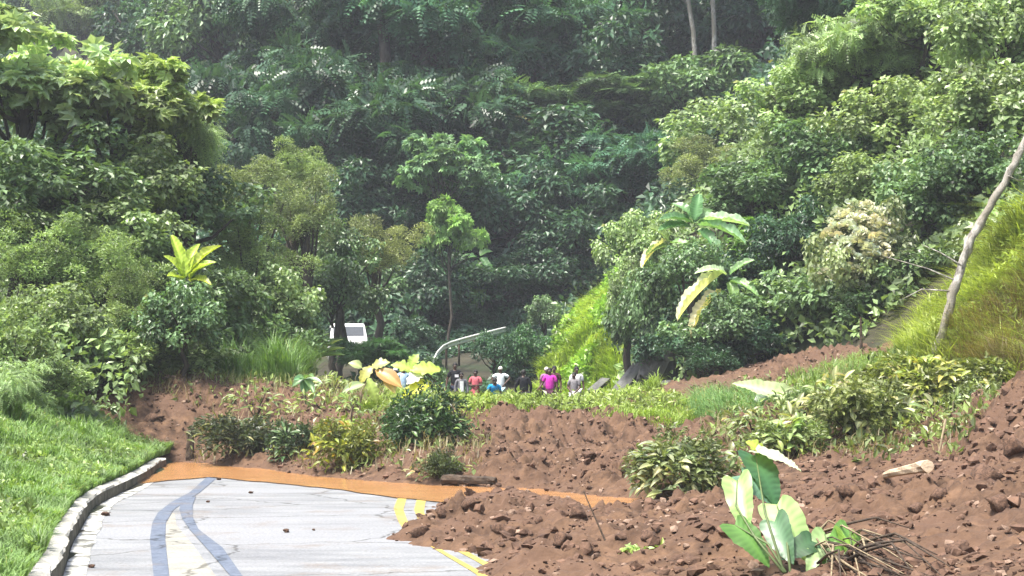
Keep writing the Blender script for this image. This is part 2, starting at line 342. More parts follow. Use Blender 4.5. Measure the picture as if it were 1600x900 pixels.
# ------------------------------------------------------------------ leaves and crowns
def tmpl(kind):
    if kind == 'rhomb':
        return np.array([(0, 0, 0), (.42, .5, .09), (1, 0, -.14), (.42, -.5, .09)]), [(0, 2, 1), (0, 3, 2)]
    if kind == 'oval':
        return (np.array([(0, 0, 0), (.28, .42, .08), (.68, .40, .04), (1, 0, -.2), (.68, -.40, .04), (.28, -.42, .08), (.5, 0, -.01)]),
                [(6, 1, 0), (6, 2, 1), (6, 3, 2), (6, 4, 3), (6, 5, 4), (6, 0, 5)])
    if kind in ('pinnate', 'spray'):
        v = []; f = []; n = 6 if kind == 'pinnate' else 5
        for k in range(n):
            s = .18 + .8 * k / (n - 1); dz = -.35 * s * s
            ll = (.30 if kind == 'pinnate' else .40) * (1.1 - .55 * s); w = (.42 if kind == 'pinnate' else .60) * ll
            for sg in (1, -1):
                b = len(v); d = np.array([.45, sg * .9, -.22]); d = d / np.linalg.norm(d); p = np.array([d[1] * -sg, d[0] * sg, 0]) * w * .5
                o = np.array([s, 0, dz]); v += [o, o + d * ll * .45 + p, o + d * ll, o + d * ll * .45 - p]; f += [(b, b + 1, b + 2), (b, b + 2, b + 3)]
        return np.array(v) * np.array([1, 1, 1]), f
    if kind == 'palmate':
        v = []; f = []; n = 7
        for k in range(n):
            a = (k - 3) / 3 * 2.35; c, s = math.cos(a), math.sin(a); L = .62 - .10 * abs(k - 3) / 3
            b = len(v)
            for r, w, z in ((.02, 0, 0), (.5, .16, .06), (1, 0, -.30), (.5, -.16, .06)):
                v.append((.35 + c * r * L - s * w, s * r * L + c * w, z * L * 1.2))
            f += [(b, b + 1, b + 2), (b, b + 2, b + 3)]
        return np.array(v), f
    if kind == 'strap':
        v = []; f = []
        for k in range(4):
            s = k / 3; w = (.5, .9, .7, .06)[k]; v += [(s, w * .5, -.5 * s * s), (s, -w * .5, -.5 * s * s)]
        for k in range(3): f += [(2 * k, 2 * k + 1, 2 * k + 3), (2 * k, 2 * k + 3, 2 * k + 2)]
        return np.array(v), f
def leaves(name, pos, dr, nr, L, Wd, kind, tint):
    v, f = tmpl(kind); f = np.array(f); n = len(pos)
    x = unit(dr); y = unit(np.cross(nr, x)); z = np.cross(x, y)
    L = np.broadcast_to(np.asarray(L, float), (n,)); Wd = np.broadcast_to(np.asarray(Wd, float), (n,))
    co = pos[:, None] + L[:, None, None] * (v[None, :, 0:1] * x[:, None] + v[None, :, 2:3] * z[:, None]) + Wd[:, None, None] * v[None, :, 1:2] * y[:, None]
    tr = (f[None] + (np.arange(n) * len(v))[:, None, None]).reshape(-1, 3)
    return mesh_np(name, co.reshape(-1, 3), tr, np.repeat(tint, len(v)))

def crown(name, R=(3, 3, 2.4), clumps=46, per=170, cr=.85, L=.30, W=.15, kind='rhomb', flat=1.0, droop=.35, seed=1, inner=.35, up=.25, hang=0.0, bottom=-.55):
    """one crown: leaf clumps on an uneven shell. Returns mesh, clump centres"""
    r = np.random.default_rng(seed); R = np.array(R)
    d = unit(r.normal(size=(clumps * 4, 3))); d = d[d[:, 2] > bottom][:clumps]
    lob = 1 + .34 * np.sin(d[:, 0] * 4 + seed) * np.cos(d[:, 1] * 3.3 + seed * 2) + .26 * r.normal(size=len(d))
    rad = np.where(r.random(len(d)) < inner, r.uniform(.3, .75, len(d)), r.uniform(.75, 1.0, len(d))) * np.clip(lob, .5, 1.5)
    cc = d * rad[:, None] * R
    crs = cr * r.uniform(.4, 1.45, len(d))
    P_, D_, N_, T_, S_ = [], [], [], [], []
    for c, s, dd in zip(cc, crs, d):
        m = int(per * (s / cr) ** 2 * r.uniform(.7, 1.2)) + 4
        e = unit(r.normal(size=(m, 3)) + np.array([0, 0, up]) + dd * .35)
        rr = r.uniform(.35, 1.0, m) ** .6
        off = e * rr[:, None] * s * np.array([1, 1, flat])
        if hang: off[:, 2] -= hang * s * r.random(m) ** 2 * 2
        P_.append(c + off)
        D_.append(unit(e * np.array([1, 1, .5]) + r.normal(size=(m, 3)) * .55 + np.array([0, 0, -droop])))
        N_.append(unit(np.array([0, 0, .75]) + e * .95 + r.normal(size=(m, 3)) * .5))
        base = r.uniform(.25, .75)
        T_.append(np.clip(base + r.normal(size=m) * .16, 0, .93) + (r.random(m) < .02) * .07); S_.append(r.uniform(.65, 1.3, m))
    P_ = np.concatenate(P_); D_ = np.concatenate(D_); N_ = np.concatenate(N_); T_ = np.concatenate(T_); S_ = np.concatenate(S_)
    me = leaves(name, P_, D_, N_, L * S_, W * S_, kind, T_)
    me.materials.append(M_LEAF)
    return dict(me=me, cc=cc, R=R)

SP = {}
def species(key, n, **k):
    SP[key] = [crown('crown_' + key, seed=17 * s + len(key) * 5 + ord(key[0]), **k) for s in range(n)]
species('broad', 3, R=(3.4, 3.4, 2.9), clumps=80, per=105, cr=.98, L=.46, W=.25, droop=.5, flat=.68)
species('bigleaf', 2, R=(3, 3, 2.6), clumps=48, per=62, cr=.85, L=.62, W=.34, kind='oval', droop=.7, up=.5)
species('layer', 3, R=(4.4, 4.4, 2.6), clumps=64, per=85, cr=1.3, L=.85, W=.72, kind='spray', flat=.22, droop=.35, up=.1, inner=.45)
species('umbrella', 3, R=(3, 3, 2.3), clumps=40, per=30, cr=.75, L=.78, W=.78, kind='palmate', flat=.6, droop=.35, up=1.0, inner=.3)
species('fine', 3, R=(2.4, 2.4, 2.3), clumps=60, per=230, cr=.62, L=.19, W=.07, droop=-.2, up=.6)
species('vine', 3, R=(2.6, 2.6, 2.4), clumps=72, per=85, cr=.70, L=.32, W=.24, kind='rhomb', droop=.9, hang=.4, flat=.8)
species('glossy', 2, R=(1.6, 1.6, 1.9), clumps=44, per=34, cr=.45, L=.36, W=.23, kind='oval', droop=.2, up=.7)
species('weep', 2, R=(2.2, 2.2, 1.9), clumps=40, per=60, cr=.6, L=.75, W=.34, kind='pinnate', droop=.8, hang=.5)
species('shrub', 3, R=(1.7, 1.7, 1.3), clumps=46, per=80, cr=.55, L=.26, W=.12, droop=.1, up=.6, bottom=-.2)

def tube(pts, rad, seg=7, jitter=0.0, seed=0):
    r = np.random.default_rng(seed); pts = np.array(pts, float); n = len(pts); co = []; q = []
    t = np.gradient(pts, axis=0); t = unit(t)
    ref = np.array([0, 1, 0]) if abs(t[0, 1]) < .8 else np.array([1, 0, 0])
    for k in range(n):
        a = unit(np.cross(t[k], ref)); b = np.cross(t[k], a)
        for j in range(seg):
            w = 2 * math.pi * j / seg; rr = rad[k] * (1 + jitter * r.normal())
            co.append(pts[k] + rr * (math.cos(w) * a + math.sin(w) * b))
        if k:
            for j in range(seg):
                p, p2 = (k - 1) * seg, k * seg; q.append((p + j, p2 + j, p2 + (j + 1) % seg, p + (j + 1) % seg))
    c0 = len(co); co += [pts[0], pts[-1]]
    tri = [(a, b, c) for a, b, c, d in q] + [(a, c, d) for a, b, c, d in q]
    for j in range(seg):
        tri.append((c0, j, (j + 1) % seg)); tri.append((c0 + 1, (n - 1) * seg + (j + 1) % seg, (n - 1) * seg + j))
    return np.array(co), np.array(tri)
def join(parts):
    co = []; tr = []; b = 0
    for c, t in parts: co.append(c); tr.append(t + b); b += len(c)
    return np.concatenate(co), np.concatenate(tr)

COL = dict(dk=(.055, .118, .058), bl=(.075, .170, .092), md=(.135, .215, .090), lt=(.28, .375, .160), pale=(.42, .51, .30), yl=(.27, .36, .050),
           ol=(.25, .295, .140), wm=(.245, .325, .130), cream=(.52, .50, .29))
_cnt = {}
def plant(name, label, cat, px, py, w, h, sp, col='md', foot=None, d=None, dmin=40, group=None, bark=None, lean=0.0, trunkr=None, rot=None, warn=True):
    """tree or shrub whose crown fills about w x h photo pixels round (px, py); its distance comes from the ground at its foot"""
    if d is None:
        ds = np.arange(dmin, 240, .5); fx = (px - 800) / F * ds
        gy = HY - (ground(fx, ds) - CZ) / ds * F
        ok = np.nonzero(gy <= foot)[0]; d = float(ds[ok[0]]) if len(ok) else 200.0
    c = P(px, py, d); k = d / F
    i = _cnt.get(sp, 0); _cnt[sp] = i + 1; pr = SP[sp][i % len(SP[sp])]
    sx = w * .5 * k / (pr['R'][0] * 1.12); sz = h * .5 * k / (pr['R'][2] * 1.12); sy = (sx * .6 + min(sx, sz * 1.3) * .4)
    base = (c.x + lean, d + .15, gz(c.x + lean, d + .15))
    if c.z < base[2] and warn: print('BELOW GROUND', label, round(d, 1), round(c.z - base[2], 2))
    root = empty(name, base); tag(root, label, cat, group)
    rz = random.uniform(0, 6.28) if rot is None else rot
    o = link('crown', pr['me'], None, root, COL[col] if isinstance(col, str) else col)
    o.location = (c.x - base[0], c.y - base[1], c.z - base[2]); o.scale = (sx, sy, sz); o.rotation_euler = (0, 0, rz)
    # trunk and limbs reach into the clumps of this crown
    H = c.z - base[2]; tr = trunkr or max(.05, .022 * (H + 2 * sz * pr['R'][2]))
    top = np.array(o.location) + np.array([0, 0, -.1 * sz * pr['R'][2]])
    rr = random.Random(hash(label) % 1000 if False else len(label) * 31 + int(px))
    t = np.linspace(0, 1, 7)[:, None]; pts = np.array([0, 0, -.6]) * (1 - t) + top * t
    pts[1:-1] += np.array([[rr.uniform(-1, 1) * tr * 1.5, rr.uniform(-1, 1) * tr * 1.5, 0] for _ in range(5)])
    parts = [tube(pts, np.linspace(tr * 1.25, tr * .7, 7), 8)]
    cs, sn = math.cos(rz), math.sin(rz)
    for m in range(0, len(pr['cc']), max(1, len(pr['cc']) // 12)):
        q = pr['cc'][m] * np.array([sx, sy, sz]); q = np.array([q[0] * cs - q[1] * sn, q[0] * sn + q[1] * cs, q[2]]) + np.array(o.location)
        f = rr.uniform(.6, .98); s0 = pts[0] * (1 - f) + pts[-1] * f
        mid = (s0 + q) / 2 + np.array([0, 0, -.12 * np.linalg.norm(q - s0)])
        parts.append(tube([s0, mid, q], [tr * .45, tr * .3, tr * .1], 5))
    link('trunk', mesh_np('trunk', *join(parts), smooth=True), bark or M_BARK, root)
    return root

# ------------------------------------------------------------------ trees of the far hillside
T = 'tree'; S = 'shrub'
FAR = 'trees on the wooded hillside'
rows = [
 # name, label, px, py, w, h, species, colour, foot
 ('forest_tree', 'hazy distant tree filling the top left corner', 30, 22, 200, 110, 'broad', 'md', 130),
 ('forest_tree', 'hazy pale distant tree right of the top left corner tree', 175, 8, 190, 120, 'layer', 'lt', 120),
 ('forest_tree', 'small light tree just above the pale umbrella-leaved tree', 130, 50, 120, 70, 'broad', 'wm', 150),
 ('forest_tree', 'dark rounded tree on the skyline left of the feathery trees', 262, 55, 170, 150, 'broad', 'dk', 210),
 ('forest_tree', 'leafy tree with pale top at upper left of the far hillside', 345, 40, 190, 160, 'broad', 'md', 190),
 ('forest_tree', 'tall dark tree at top edge left of the two bare dark trunks', 470, 30, 220, 170, 'layer', 'dk', 220),
 ('forest_tree', 'dark broad tree in the hollow above the olive shrubs', 330, 170, 200, 170, 'broad', 'dk', 290),
 ('forest_tree', 'wide feathery tree left of the dark trunks', 470, 165, 300, 190, 'layer', 'dk', 300),
 ('forest_tree', 'feathery tree with drooping tiers right above the olive shrubs', 575, 225, 300, 190, 'layer', 'dk', 340),
 ('forest_tree', 'tall feathery tree spreading pale tiers at top centre', 700, 60, 330, 190, 'layer', 'bl', 250),
 ('forest_tree', 'pale tiered tree at top edge right of centre', 835, 40, 250, 130, 'layer', 'bl', 190),
 ('forest_tree', 'dark tree under the pale tiers at centre of the hillside', 690, 185, 270, 160, 'layer', 'dk', 300),
 ('forest_tree', 'long horizontal light tier of foliage left of the thin white trunks', 850, 165, 290, 70, 'layer', 'md', 260),
 ('forest_tree', 'dark leafy tree between the white trunks and the pale tiers', 950, 120, 200, 170, 'broad', 'dk', 240),
 ('forest_tree', 'dark tree at the top edge left of the white trunks', 1010, 20, 200, 150, 'broad', 'dk', 140),
 ('forest_tree', 'dark tree at the top edge right of the white trunks', 1190, 25, 220, 160, 'broad', 'dk', 150),
 ('forest_tree', 'shadowed tree at the top edge above the right-hand slope', 1310, 10, 190, 120, 'layer', 'dk', 120),
 ('forest_tree', 'leafy tree below the white trunks at the slope edge', 1085, 150, 190, 140, 'broad', 'md', 240),
 ('forest_tree', 'mid-green tree under the long light tier', 870, 250, 240, 150, 'broad', 'dk', 330),
 ('forest_tree', 'dark tree between the two large-leaved trees', 640, 320, 170, 120, 'broad', 'dk', 400),
 ('forest_tree', 'dark leafy tree right of the yellowing large-leaved tree', 800, 335, 180, 140, 'broad', 'dk', 420),
 ('forest_tree', 'blue-green flat-tiered tree above the bright grass', 985, 275, 250, 130, 'layer', 'bl', 370),
 ('forest_tree', 'dark leafy tree below the blue-green tiers', 905, 370, 170, 120, 'broad', 'dk', 445),
 ('forest_tree', 'light-leaved tree in the middle of the slope above the people', 830, 272, 120, 80, 'bigleaf', 'md', 350),
 ('forest_tree', 'dark leafy tree hanging over the dark bank', 760, 440, 150, 90, 'broad', 'dk', 500),
 ('forest_tree', 'dark creeper-hung tree left of the dark bank', 660, 455, 160, 120, 'vine', 'dk', 520),
 ('forest_tree', 'dark creeper-hung tree over the white vehicle', 575, 460, 150, 110, 'vine', 'md', 520),
 ('forest_tree', 'shaded tree filling the gap left of the large-leaved tree', 560, 320, 170, 130, 'broad', 'dk', 420),
 ('forest_tree', 'shaded tree low on the hillside above the bright grass', 860, 425, 130, 80, 'vine', 'dk', 480),
]
for nm, lb, px, py, w, h, sp, col, ft in rows: plant(nm, lb, T, px, py, w, h, sp, col, foot=ft, dmin=80, group=FAR)

plant('umbrella_tree', 'large-leaved pale tree at the centre of the hillside', T, 690, 265, 130, 96, 'umbrella', (.22, .36, .18), d=90, group=FAR, trunkr=.09)
plant('umbrella_tree', 'yellowing large-leaved tree on a thin stem above the dark bank', T, 703, 366, 84, 100, 'umbrella', (.27, .40, .12), d=85, group=FAR, trunkr=.07)
# ------------------------------------------------------------------ left-hand roadside trees and shrubs
LEFT = 'trees and shrubs on the left roadside bank'
rows = [
 ('umbrella_tree', 'pale umbrella-leaved tree at the left edge with bright drooping leaves', T, 40, 150, 330, 190, 'umbrella', 'pale', 52),
 ('umbrella_tree', 'umbrella-leaved tree right of the pale one, its leaves tipped yellow', T, 190, 175, 230, 150, 'umbrella', (.30, .39, .15), 54),
 ('weeping_tree', 'small tree with long hanging leaflets beside the dark gap', T, 285, 205, 120, 120, 'weep', 'lt', 55),
 ('leafy_tree', 'green tree under the pale umbrella leaves at the left edge', T, 60, 290, 260, 160, 'broad', 'md', 50),
 ('leafy_tree', 'green tree below the yellow-tipped umbrella leaves', T, 200, 285, 200, 130, 'vine', 'wm', 52),
 ('leafy_shrub', 'rounded light shrub at the left edge of the middle bank', S, 45, 420, 200, 150, 'fine', 'lt', 47),
 ('leafy_shrub', 'light green shrub left of the yellow strap-leaved plant', S, 170, 440, 190, 150, 'fine', 'wm', 48),
 ('leafy_shrub', 'mid-green bush under the yellow strap-leaved plant', S, 290, 455, 150, 140, 'broad', 'md', 50),
 ('leafy_shrub', 'bush with thin leaves above the left tip of the mud', S, 120, 530, 210, 130, 'vine', 'wm', 47),
 ('leafy_shrub', 'dark green bush behind the crest of the mud', S, 260, 540, 190, 110, 'broad', 'md', 50),
 ('leafy_shrub', 'bright fine bush right of the yellow strap-leaved plant', S, 390, 415, 160, 130, 'fine', 'wm', 56),
 ('leafy_shrub', 'bushy green shrub with a pale flower below the olive trees', S, 430, 480, 150, 130, 'vine', 'wm', 55),
 ('leafy_shrub', 'low leafy shrub behind the mud left of the white vehicle', S, 440, 545, 150, 90, 'shrub', 'md', 54),
 ('olive_tree', 'olive-grey fine-leaved tree at the centre of the left bank', T, 480, 350, 130, 140, 'fine', 'ol', 64),
 ('olive_tree', 'rounded straw-green tree just left of the yellowing large-leaved tree', T, 590, 400, 130, 110, 'fine', (.27, .295, .125), 72),
 ('olive_tree', 'olive-green tree above the bright fine bush', T, 385, 320, 150, 120, 'fine', 'ol', 60),
 ('olive_tree', 'light olive tree with an upright top left of the dark hollow', T, 460, 280, 120, 100, 'fine', 'wm', 66),
 ('leafy_tree', 'green tree filling the bank between umbrella tree and olive trees', T, 290, 310, 190, 130, 'vine', 'md', 55),
 ('leafy_tree', 'light leafy tree under the weeping tree', T, 175, 365, 210, 120, 'vine', 'lt', 50),
 ('leafy_tree', 'green leafy tree at the left edge between pale tree and light shrub', T, 20, 355, 180, 110, 'broad', 'wm', 49),
 ('spreading_shrub', 'bright flat-topped shrub in front of the white vehicle', S, 580, 552, 110, 54, 'layer', (.085, .19, .05), 66),
 ('leafy_shrub', 'dark shrub between olive trees and white vehicle', S, 520, 455, 110, 110, 'vine', 'md', 68),
 ('leafy_shrub', 'leafy shrub left of the straw-green tree', S, 530, 390, 100, 100, 'vine', 'md', 70),
 ('leafy_shrub', 'low green bush at the left edge beside the grass verge', S, 20, 545, 130, 120, 'shrub', 'lt', 40),
 ('leafy_shrub', 'low dark bush behind the mud right of the left tip', S, 350, 560, 130, 80, 'shrub', 'wm', 52),
]
for nm, lb, ct, px, py, w, h, sp, col, d in rows: plant(nm, lb, ct, px, py, w, h, sp, col, d=d, group=LEFT)

# ------------------------------------------------------------------ right-hand slope
RIGHT = 'trees and shrubs on the right-hand slope'
rows = [
 ('slope_shrub', 'light-topped shrub on the ridge of the right-hand slope', S, 1130, 215, 200, 110, 'vine', 'lt', 280),
 ('slope_shrub', 'light shrub higher up the ridge, beside its bare gap', S, 1240, 165, 190, 110, 'vine', 'lt', 235),
 ('slope_tree', 'pale feathery tree on the upper part of the right slope', T, 1345, 90, 190, 130, 'layer', 'lt', 175),
 ('slope_tree', 'bright tree at the top edge of the right slope', T, 1445, 40, 190, 120, 'broad', 'lt', 130),
 ('slope_tree', 'large light tree in the top right corner', T, 1560, 50, 180, 150, 'vine', 'lt', 150),
 ('slope_shrub', 'creeper-covered shrub under the top right corner tree', S, 1530, 165, 190, 120, 'vine', 'wm', 240),
 ('slope_shrub', 'creeper-covered shrub in the middle of the upper slope', S, 1400, 185, 190, 120, 'vine', 'wm', 260),
 ('slope_shrub', 'green shrub below the light ridge shrubs', S, 1290, 245, 180, 120, 'vine', 'md', 320),
 ('slope_shrub', 'olive twiggy shrub left on the ridge below the light top', S, 1105, 265, 150, 90, 'fine', 'ol', 320),
 ('slope_shrub', 'green bush above the big horizontal banana leaves', S, 1180, 300, 170, 100, 'broad', 'md', 360),
 ('slope_shrub', 'dark bush beside the cream flowering shrub', S, 1240, 380, 130, 110, 'broad', 'dk', 450),
 ('slope_shrub', 'creeper mass behind the bare leaning trunk top', S, 1540, 265, 170, 120, 'vine', 'md', 340),
 ('slope_shrub', 'green creeper mass right of the cream flowering shrub', S, 1450, 310, 170, 130, 'vine', 'md', 390),
 ('slope_shrub', 'green creeper mass above the cream flowering shrub', S, 1360, 285, 150, 90, 'vine', 'wm', 350),
 ('slope_shrub', 'dark green bush behind the leaning trunk', S, 1450, 420, 160, 110, 'broad', 'md', 490),
 ('slope_shrub', 'low green bush between cream shrub and mud ridge', S, 1370, 470, 130, 80, 'vine', 'md', 525),
 ('slope_shrub', 'light bush at the left shoulder of the slope over the bright grass', S, 1000, 385, 110, 110, 'vine', 'lt', 460),
 ('slope_shrub', 'shaded bush hanging beside the grey rock face', S, 1060, 500, 130, 120, 'vine', 'dk', 590),
 ('slope_shrub', 'glossy bright-leaved shrub at the middle of the right slope', S, 1178, 405, 90, 110, 'glossy', (.13, .25, .05), 475),
 ('slope_shrub', 'dark low bush above the mud ridge', S, 1180, 530, 140, 90, 'broad', 'dk', 575),
 ('slope_shrub', 'dark bush under the banana leaves', S, 1110, 440, 150, 100, 'vine', 'dk', 520),
 ('slope_shrub', 'leafy bush above the mud ridge left of the cream shrub', S, 1250, 480, 130, 100, 'bigleaf', 'md', 545),
 ('slope_shrub', 'fresh green shrub at right edge above the grassy hump', S, 1575, 350, 130, 90, 'vine', 'lt', 420),
]
for nm, lb, ct, px, py, w, h, sp, col, ft in rows: plant(nm, lb, ct, px, py, w, h, sp, col, foot=ft, dmin=51, group=RIGHT)

# ------------------------------------------------------------------ undergrowth and grass (uncountable: stuff)
def inpoly(px, py, poly):
    poly = np.array(poly, float); c = np.zeros(px.shape, bool); j = len(poly) - 1
    for i in range(len(poly)):
        xi, yi = poly[i]; xj, yj = poly[j]
        c ^= ((yi > py) != (yj > py)) & (px < (xj - xi) * (py - yi) / (yj - yi + 1e-12) + xi); j = i
    return c
SPUR = [(.9, 65), (1.6, 74), (2.6, 84), (3.6, 90), (6.4, 88), (6.0, 76), (5.0, 68), (4.0, 62.5), (2.6, 62)]
BARE = [(-7, 64), (-6, 74), (-4.2, 88), (2.4, 93), (2.2, 84), (1.3, 74), (.7, 65)]
def undergrowth(name, label, n, xr, yr, keep, H, L, W, col, seed, sc1=.45, kind='rhomb'):
    r = np.random.default_rng(seed); x = r.uniform(*xr, n * 3); y = r.uniform(*yr, n * 3)
    k = keep(x, y) & ~inpoly(x, y, SPUR) & (~inpoly(x, y, BARE) | (name == 'bank_creeper')); x, y = x[k][:n], y[k][:n]; n = len(x)
    lump = np.abs(fbm(x * sc1, y * sc1, seed, 3)) * 1.9 + .5 * np.abs(fbm(x * sc1 * 2.7, y * sc1 * 2.7, seed + 5, 2))
    z = ground(x, y) + np.clip(lump, .12, 1.4) * H * (1 - .75 * r.random(n) ** 1.6)
    e = unit(r.normal(size=(n, 3)) * .8 + np.array([-.1, -.45, .3]))
    dr = unit(e + np.array([0, 0, -.45])); nr = unit(np.array([-.1, -.6, .85]) + r.normal(size=(n, 3)) * .55)
    tint = np.clip(.5 + vnoise(x * .6, y * .6, seed + 9) * .55 + r.normal(size=n) * .15, 0, .93) + (r.random(n) < .02) * .07
    s = r.uniform(.6, 1.35, n)
    me = leaves(name, np.stack([x, y, z], -1), dr, nr, L * s, W * s, kind, tint)
    return tag(link(name, me, M_LEAF, color=col), label, 'undergrowth', kind='stuff')
def vfoot(x, y): return x - np.interp(y, FOOT[:, 1], FOOT[:, 0])
undergrowth('slope_undergrowth', 'tangled creepers and leafy undergrowth covering the right-hand slope', 105000, (2, 34), (22, 95), lambda x, y: (vfoot(x, y) > .3) & (soil_s(x, y) < terrain(x, y) + .05) & ((y > 49) | (x > 13.2)), 2.0, .30, .20, (.195, .275, .105), 101)
undergrowth('bank_undergrowth', 'dense leafy undergrowth on the left roadside bank', 90000, (-40, -4), (40, 96), lambda x, y: (kerb_x(y) - x > 1.2) & (soil_s(x, y) < ground(x, y) + .02), 1.9, .27, .16, (.205, .285, .11), 102)
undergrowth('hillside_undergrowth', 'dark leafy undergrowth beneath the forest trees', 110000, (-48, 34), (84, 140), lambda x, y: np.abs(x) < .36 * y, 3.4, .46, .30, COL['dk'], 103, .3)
undergrowth('bank_creeper', 'sparse creepers over the dark bare bank behind the people', 15000, (-7, 3), (64, 95), lambda x, y: inpoly(x, y, BARE) & (vnoise(x * .5, y * .3, 3) > -.12 - .012 * (y - 80)), .7, .26, .17, COL['dk'], 104)

def grass(name, label, x, y, z, h, w, col, seed, bend=.5, lean=(0, 0), mat=None):
    r = np.random.default_rng(seed); n = len(x); a = r.uniform(0, 2 * math.pi, n)
    h = h * np.clip(1 + 1.5 * vnoise(x * 2.3, y * 2.3, seed + 3) + .9 * vnoise(x * .7, y * .7, seed + 4), .35, 2.0)
    a = a * .6 + 6 * vnoise(x * 1.6, y * 1.6, seed + 6)
    ux, uy = np.cos(a), np.sin(a); b = bend * r.uniform(.3, 1.4, n)
    px_, py_ = -uy, ux; base = np.stack([x, y, z], -1); co = np.empty((n, 5, 3))
    off = np.stack([ux * b + lean[0], uy * b + lean[1], np.zeros(n)], -1) * h[:, None]
    side = np.stack([px_, py_, np.zeros(n)], -1) * (w * .5)[:, None]; up = np.array([0, 0, 1.0])
    m1 = base + off * .28 + up * (h * .62)[:, None]; tip = base + off + up * (h * (1 - .22 * b))[:, None]
    co[:, 0] = base - side; co[:, 1] = base + side; co[:, 2] = m1 - side * .8; co[:, 3] = m1 + side * .8; co[:, 4] = tip
    f = np.array([(0, 1, 3), (0, 3, 2), (2, 3, 4)]); tr = (f[None] + (np.arange(n) * 5)[:, None, None]).reshape(-1, 3)
    t = np.clip(.5 + vnoise(x * 1.1, y * 1.1, seed) * .8 + r.normal(size=n) * .2, 0, .89) + (r.random(n) < .05 + .25 * (vnoise(x * .9, y * .9, seed + 7) > .22)) * .11
    return tag(link(name, mesh_np(name, co.reshape(-1, 3), tr, np.repeat(t, 5)), mat or M_GRASS, color=col), label, 'grass', kind='stuff')
r = np.random.default_rng(5)
# verge
y = 8 + 38 * r.random(150000) ** .75; u = .22 + 11 * r.random(150000) ** 1.5; x = kerb_x(y) - u
k = (x > -.335 * y - 1.2) & (soil_s(x, y) < verge(u, y) + .05) & (vnoise(x * 1.3, y * 1.3, 2) + .8 * vnoise(x * .5, y * .5, 6) + r.random(len(x)) * .7 > .02); x, y, u = x[k][:62000], y[k][:62000], u[k][:62000]
tall = np.clip((y - 27) / 12, 0, 1) * np.clip((u - .8) / 2.2, 0, 1)
h = (.09 + .08 * r.random(len(x)) + (.12 + .5 * tall) * np.clip(fbm(x * .7, y * .7, 12) + .55, .1, 1.2) * (.5 + .5 * r.random(len(x))))
grass('verge_grass', 'short green grass growing on the verge left of the kerb', x, y, verge(u, y) - .03, h, .012 + .018 * r.random(len(x)) + .012 * tall, (.17, .265, .068), 31, .7)
# crest of the landslide
def on_soil(n, poly_px, dr, seed, clump=.0, dens=1.0):
    """points on the soil whose place lies inside a patch, the patch given by photo outline and a range of distance"""
    q = np.random.default_rng(seed); x = q.uniform(-14, 15.5, n); y = q.uniform(*dr, n); z = soil_s(x, y)
    px = 800 + F * x / y; py = HY - F * (z - CZ) / y
    k = inpoly(px, py, poly_px) & (vnoise(x * 1.2, y * 1.2, seed) + q.random(n) * .5 > clump)
    return x[k], y[k], np.maximum(soil(x[k], y[k]), soil_s(x[k], y[k]) - .05)
x, y, z = on_soil(330000, [(560, 640), (620, 610), (760, 606), (900, 606), (1060, 616), (1100, 640), (1085, 668), (1000, 672), (900, 654), (760, 656), (680, 652)], (38, 53), 41, .0)
x, y, z = x[:36000], y[:36000], z[:36000]
grass('crest_grass', 'yellow-green grass on the crest of the landslide before the people', x, y, z - .04, .10 + .20 * r.random(len(x)), .016 + .016 * r.random(len(x)), (.235, .33, .055), 42, 1.1)
x, y, z = on_soil(260000, [(1400, 560), (1440, 500), (1500, 470), (1560, 380), (1610, 300), (1660, 280), (1800, 200), (1800, 560), (1600, 610), (1540, 590), (1470, 600)], (33, 53), 43, -.1)
x, y, z = x[:42000], y[:42000], z[:42000]
grass('hump_grass', 'long yellow-green grass on the hump behind the leaning trunk', x, y, z - .05, .25 + .55 * r.random(len(x)), .024 + .026 * r.random(len(x)), (.33, .37, .075), 44, 1.2, (-.2, -.15))
n = 90000; x = r.uniform(.4, 6.6, n); y = r.uniform(62, 90, n); k = inpoly(x, y, SPUR); x, y = x[k][:46000], y[k][:46000]
grass('slope_grass', 'bright lime-green grass on the steep slope behind the people', x, y, terrain(x, y) - .05, (.22 + .32 * r.random(len(x))) * (1 + .9 * fbm(x * .7, y * .5, 8)), .03 + .035 * r.random(len(x)), (.33, .43, .065), 45, 1.1, (-.1, -.2))
x, y, z = on_soil(200000, [(190, 606), (250, 580), (420, 575), (600, 590), (640, 632), (560, 640), (470, 628), (420, 612), (330, 606), (240, 606)], (40, 53), 46, .16)
x, y, z = x[:7000], y[:7000], z[:7000]
grass('mound_grass', 'thin straw-green grass lying on the left part of the soil heap', x, y, z - .03, .12 + .22 * r.random(len(x)), .014 + .014 * r.random(len(x)), (.22, .25, .07), 47, 1.0)
x, y, z = on_soil(160000, [(1080, 660), (1090, 622), (1140, 612), (1185, 625), (1190, 660), (1130, 672)], (33, 46), 48, -.3)
x, y, z = x[:3800], y[:3800], z[:3800]
grass('fine_grass', 'clump of fine drooping green grass below the mud ridge', x, y, z - .02, .22 + .30 * r.random(len(x)), .012 + .01 * r.random(len(x)), (.16, .27, .085), 49, 1.0, (-.3, -.2))
x, y, z = on_soil(160000, [(1180, 640), (1240, 600), (1330, 575), (1440, 560), (1480, 610), (1420, 640), (1300, 640), (1230, 655)], (33, 50), 50, .06)
x, y, z = x[:9000], y[:9000], z[:9000]
grass('ridge_grass', 'light straggling grass and seedlings along the upper right mud', x, y, z - .02, .15 + .28 * r.random(len(x)), .016 + .018 * r.random(len(x)), (.21, .29, .07), 51, .9)
n = 16000; x = r.uniform(-10.6, -6.3, n); y = r.uniform(47.5, 52.5, n)
grass('tall_grass', 'tall green grass standing behind the left crest of the mud', x, y, ground(x, y) - .05, .5 + .7 * r.random(n), .02 + .02 * r.random(n), (.13, .22, .05), 53, .5)

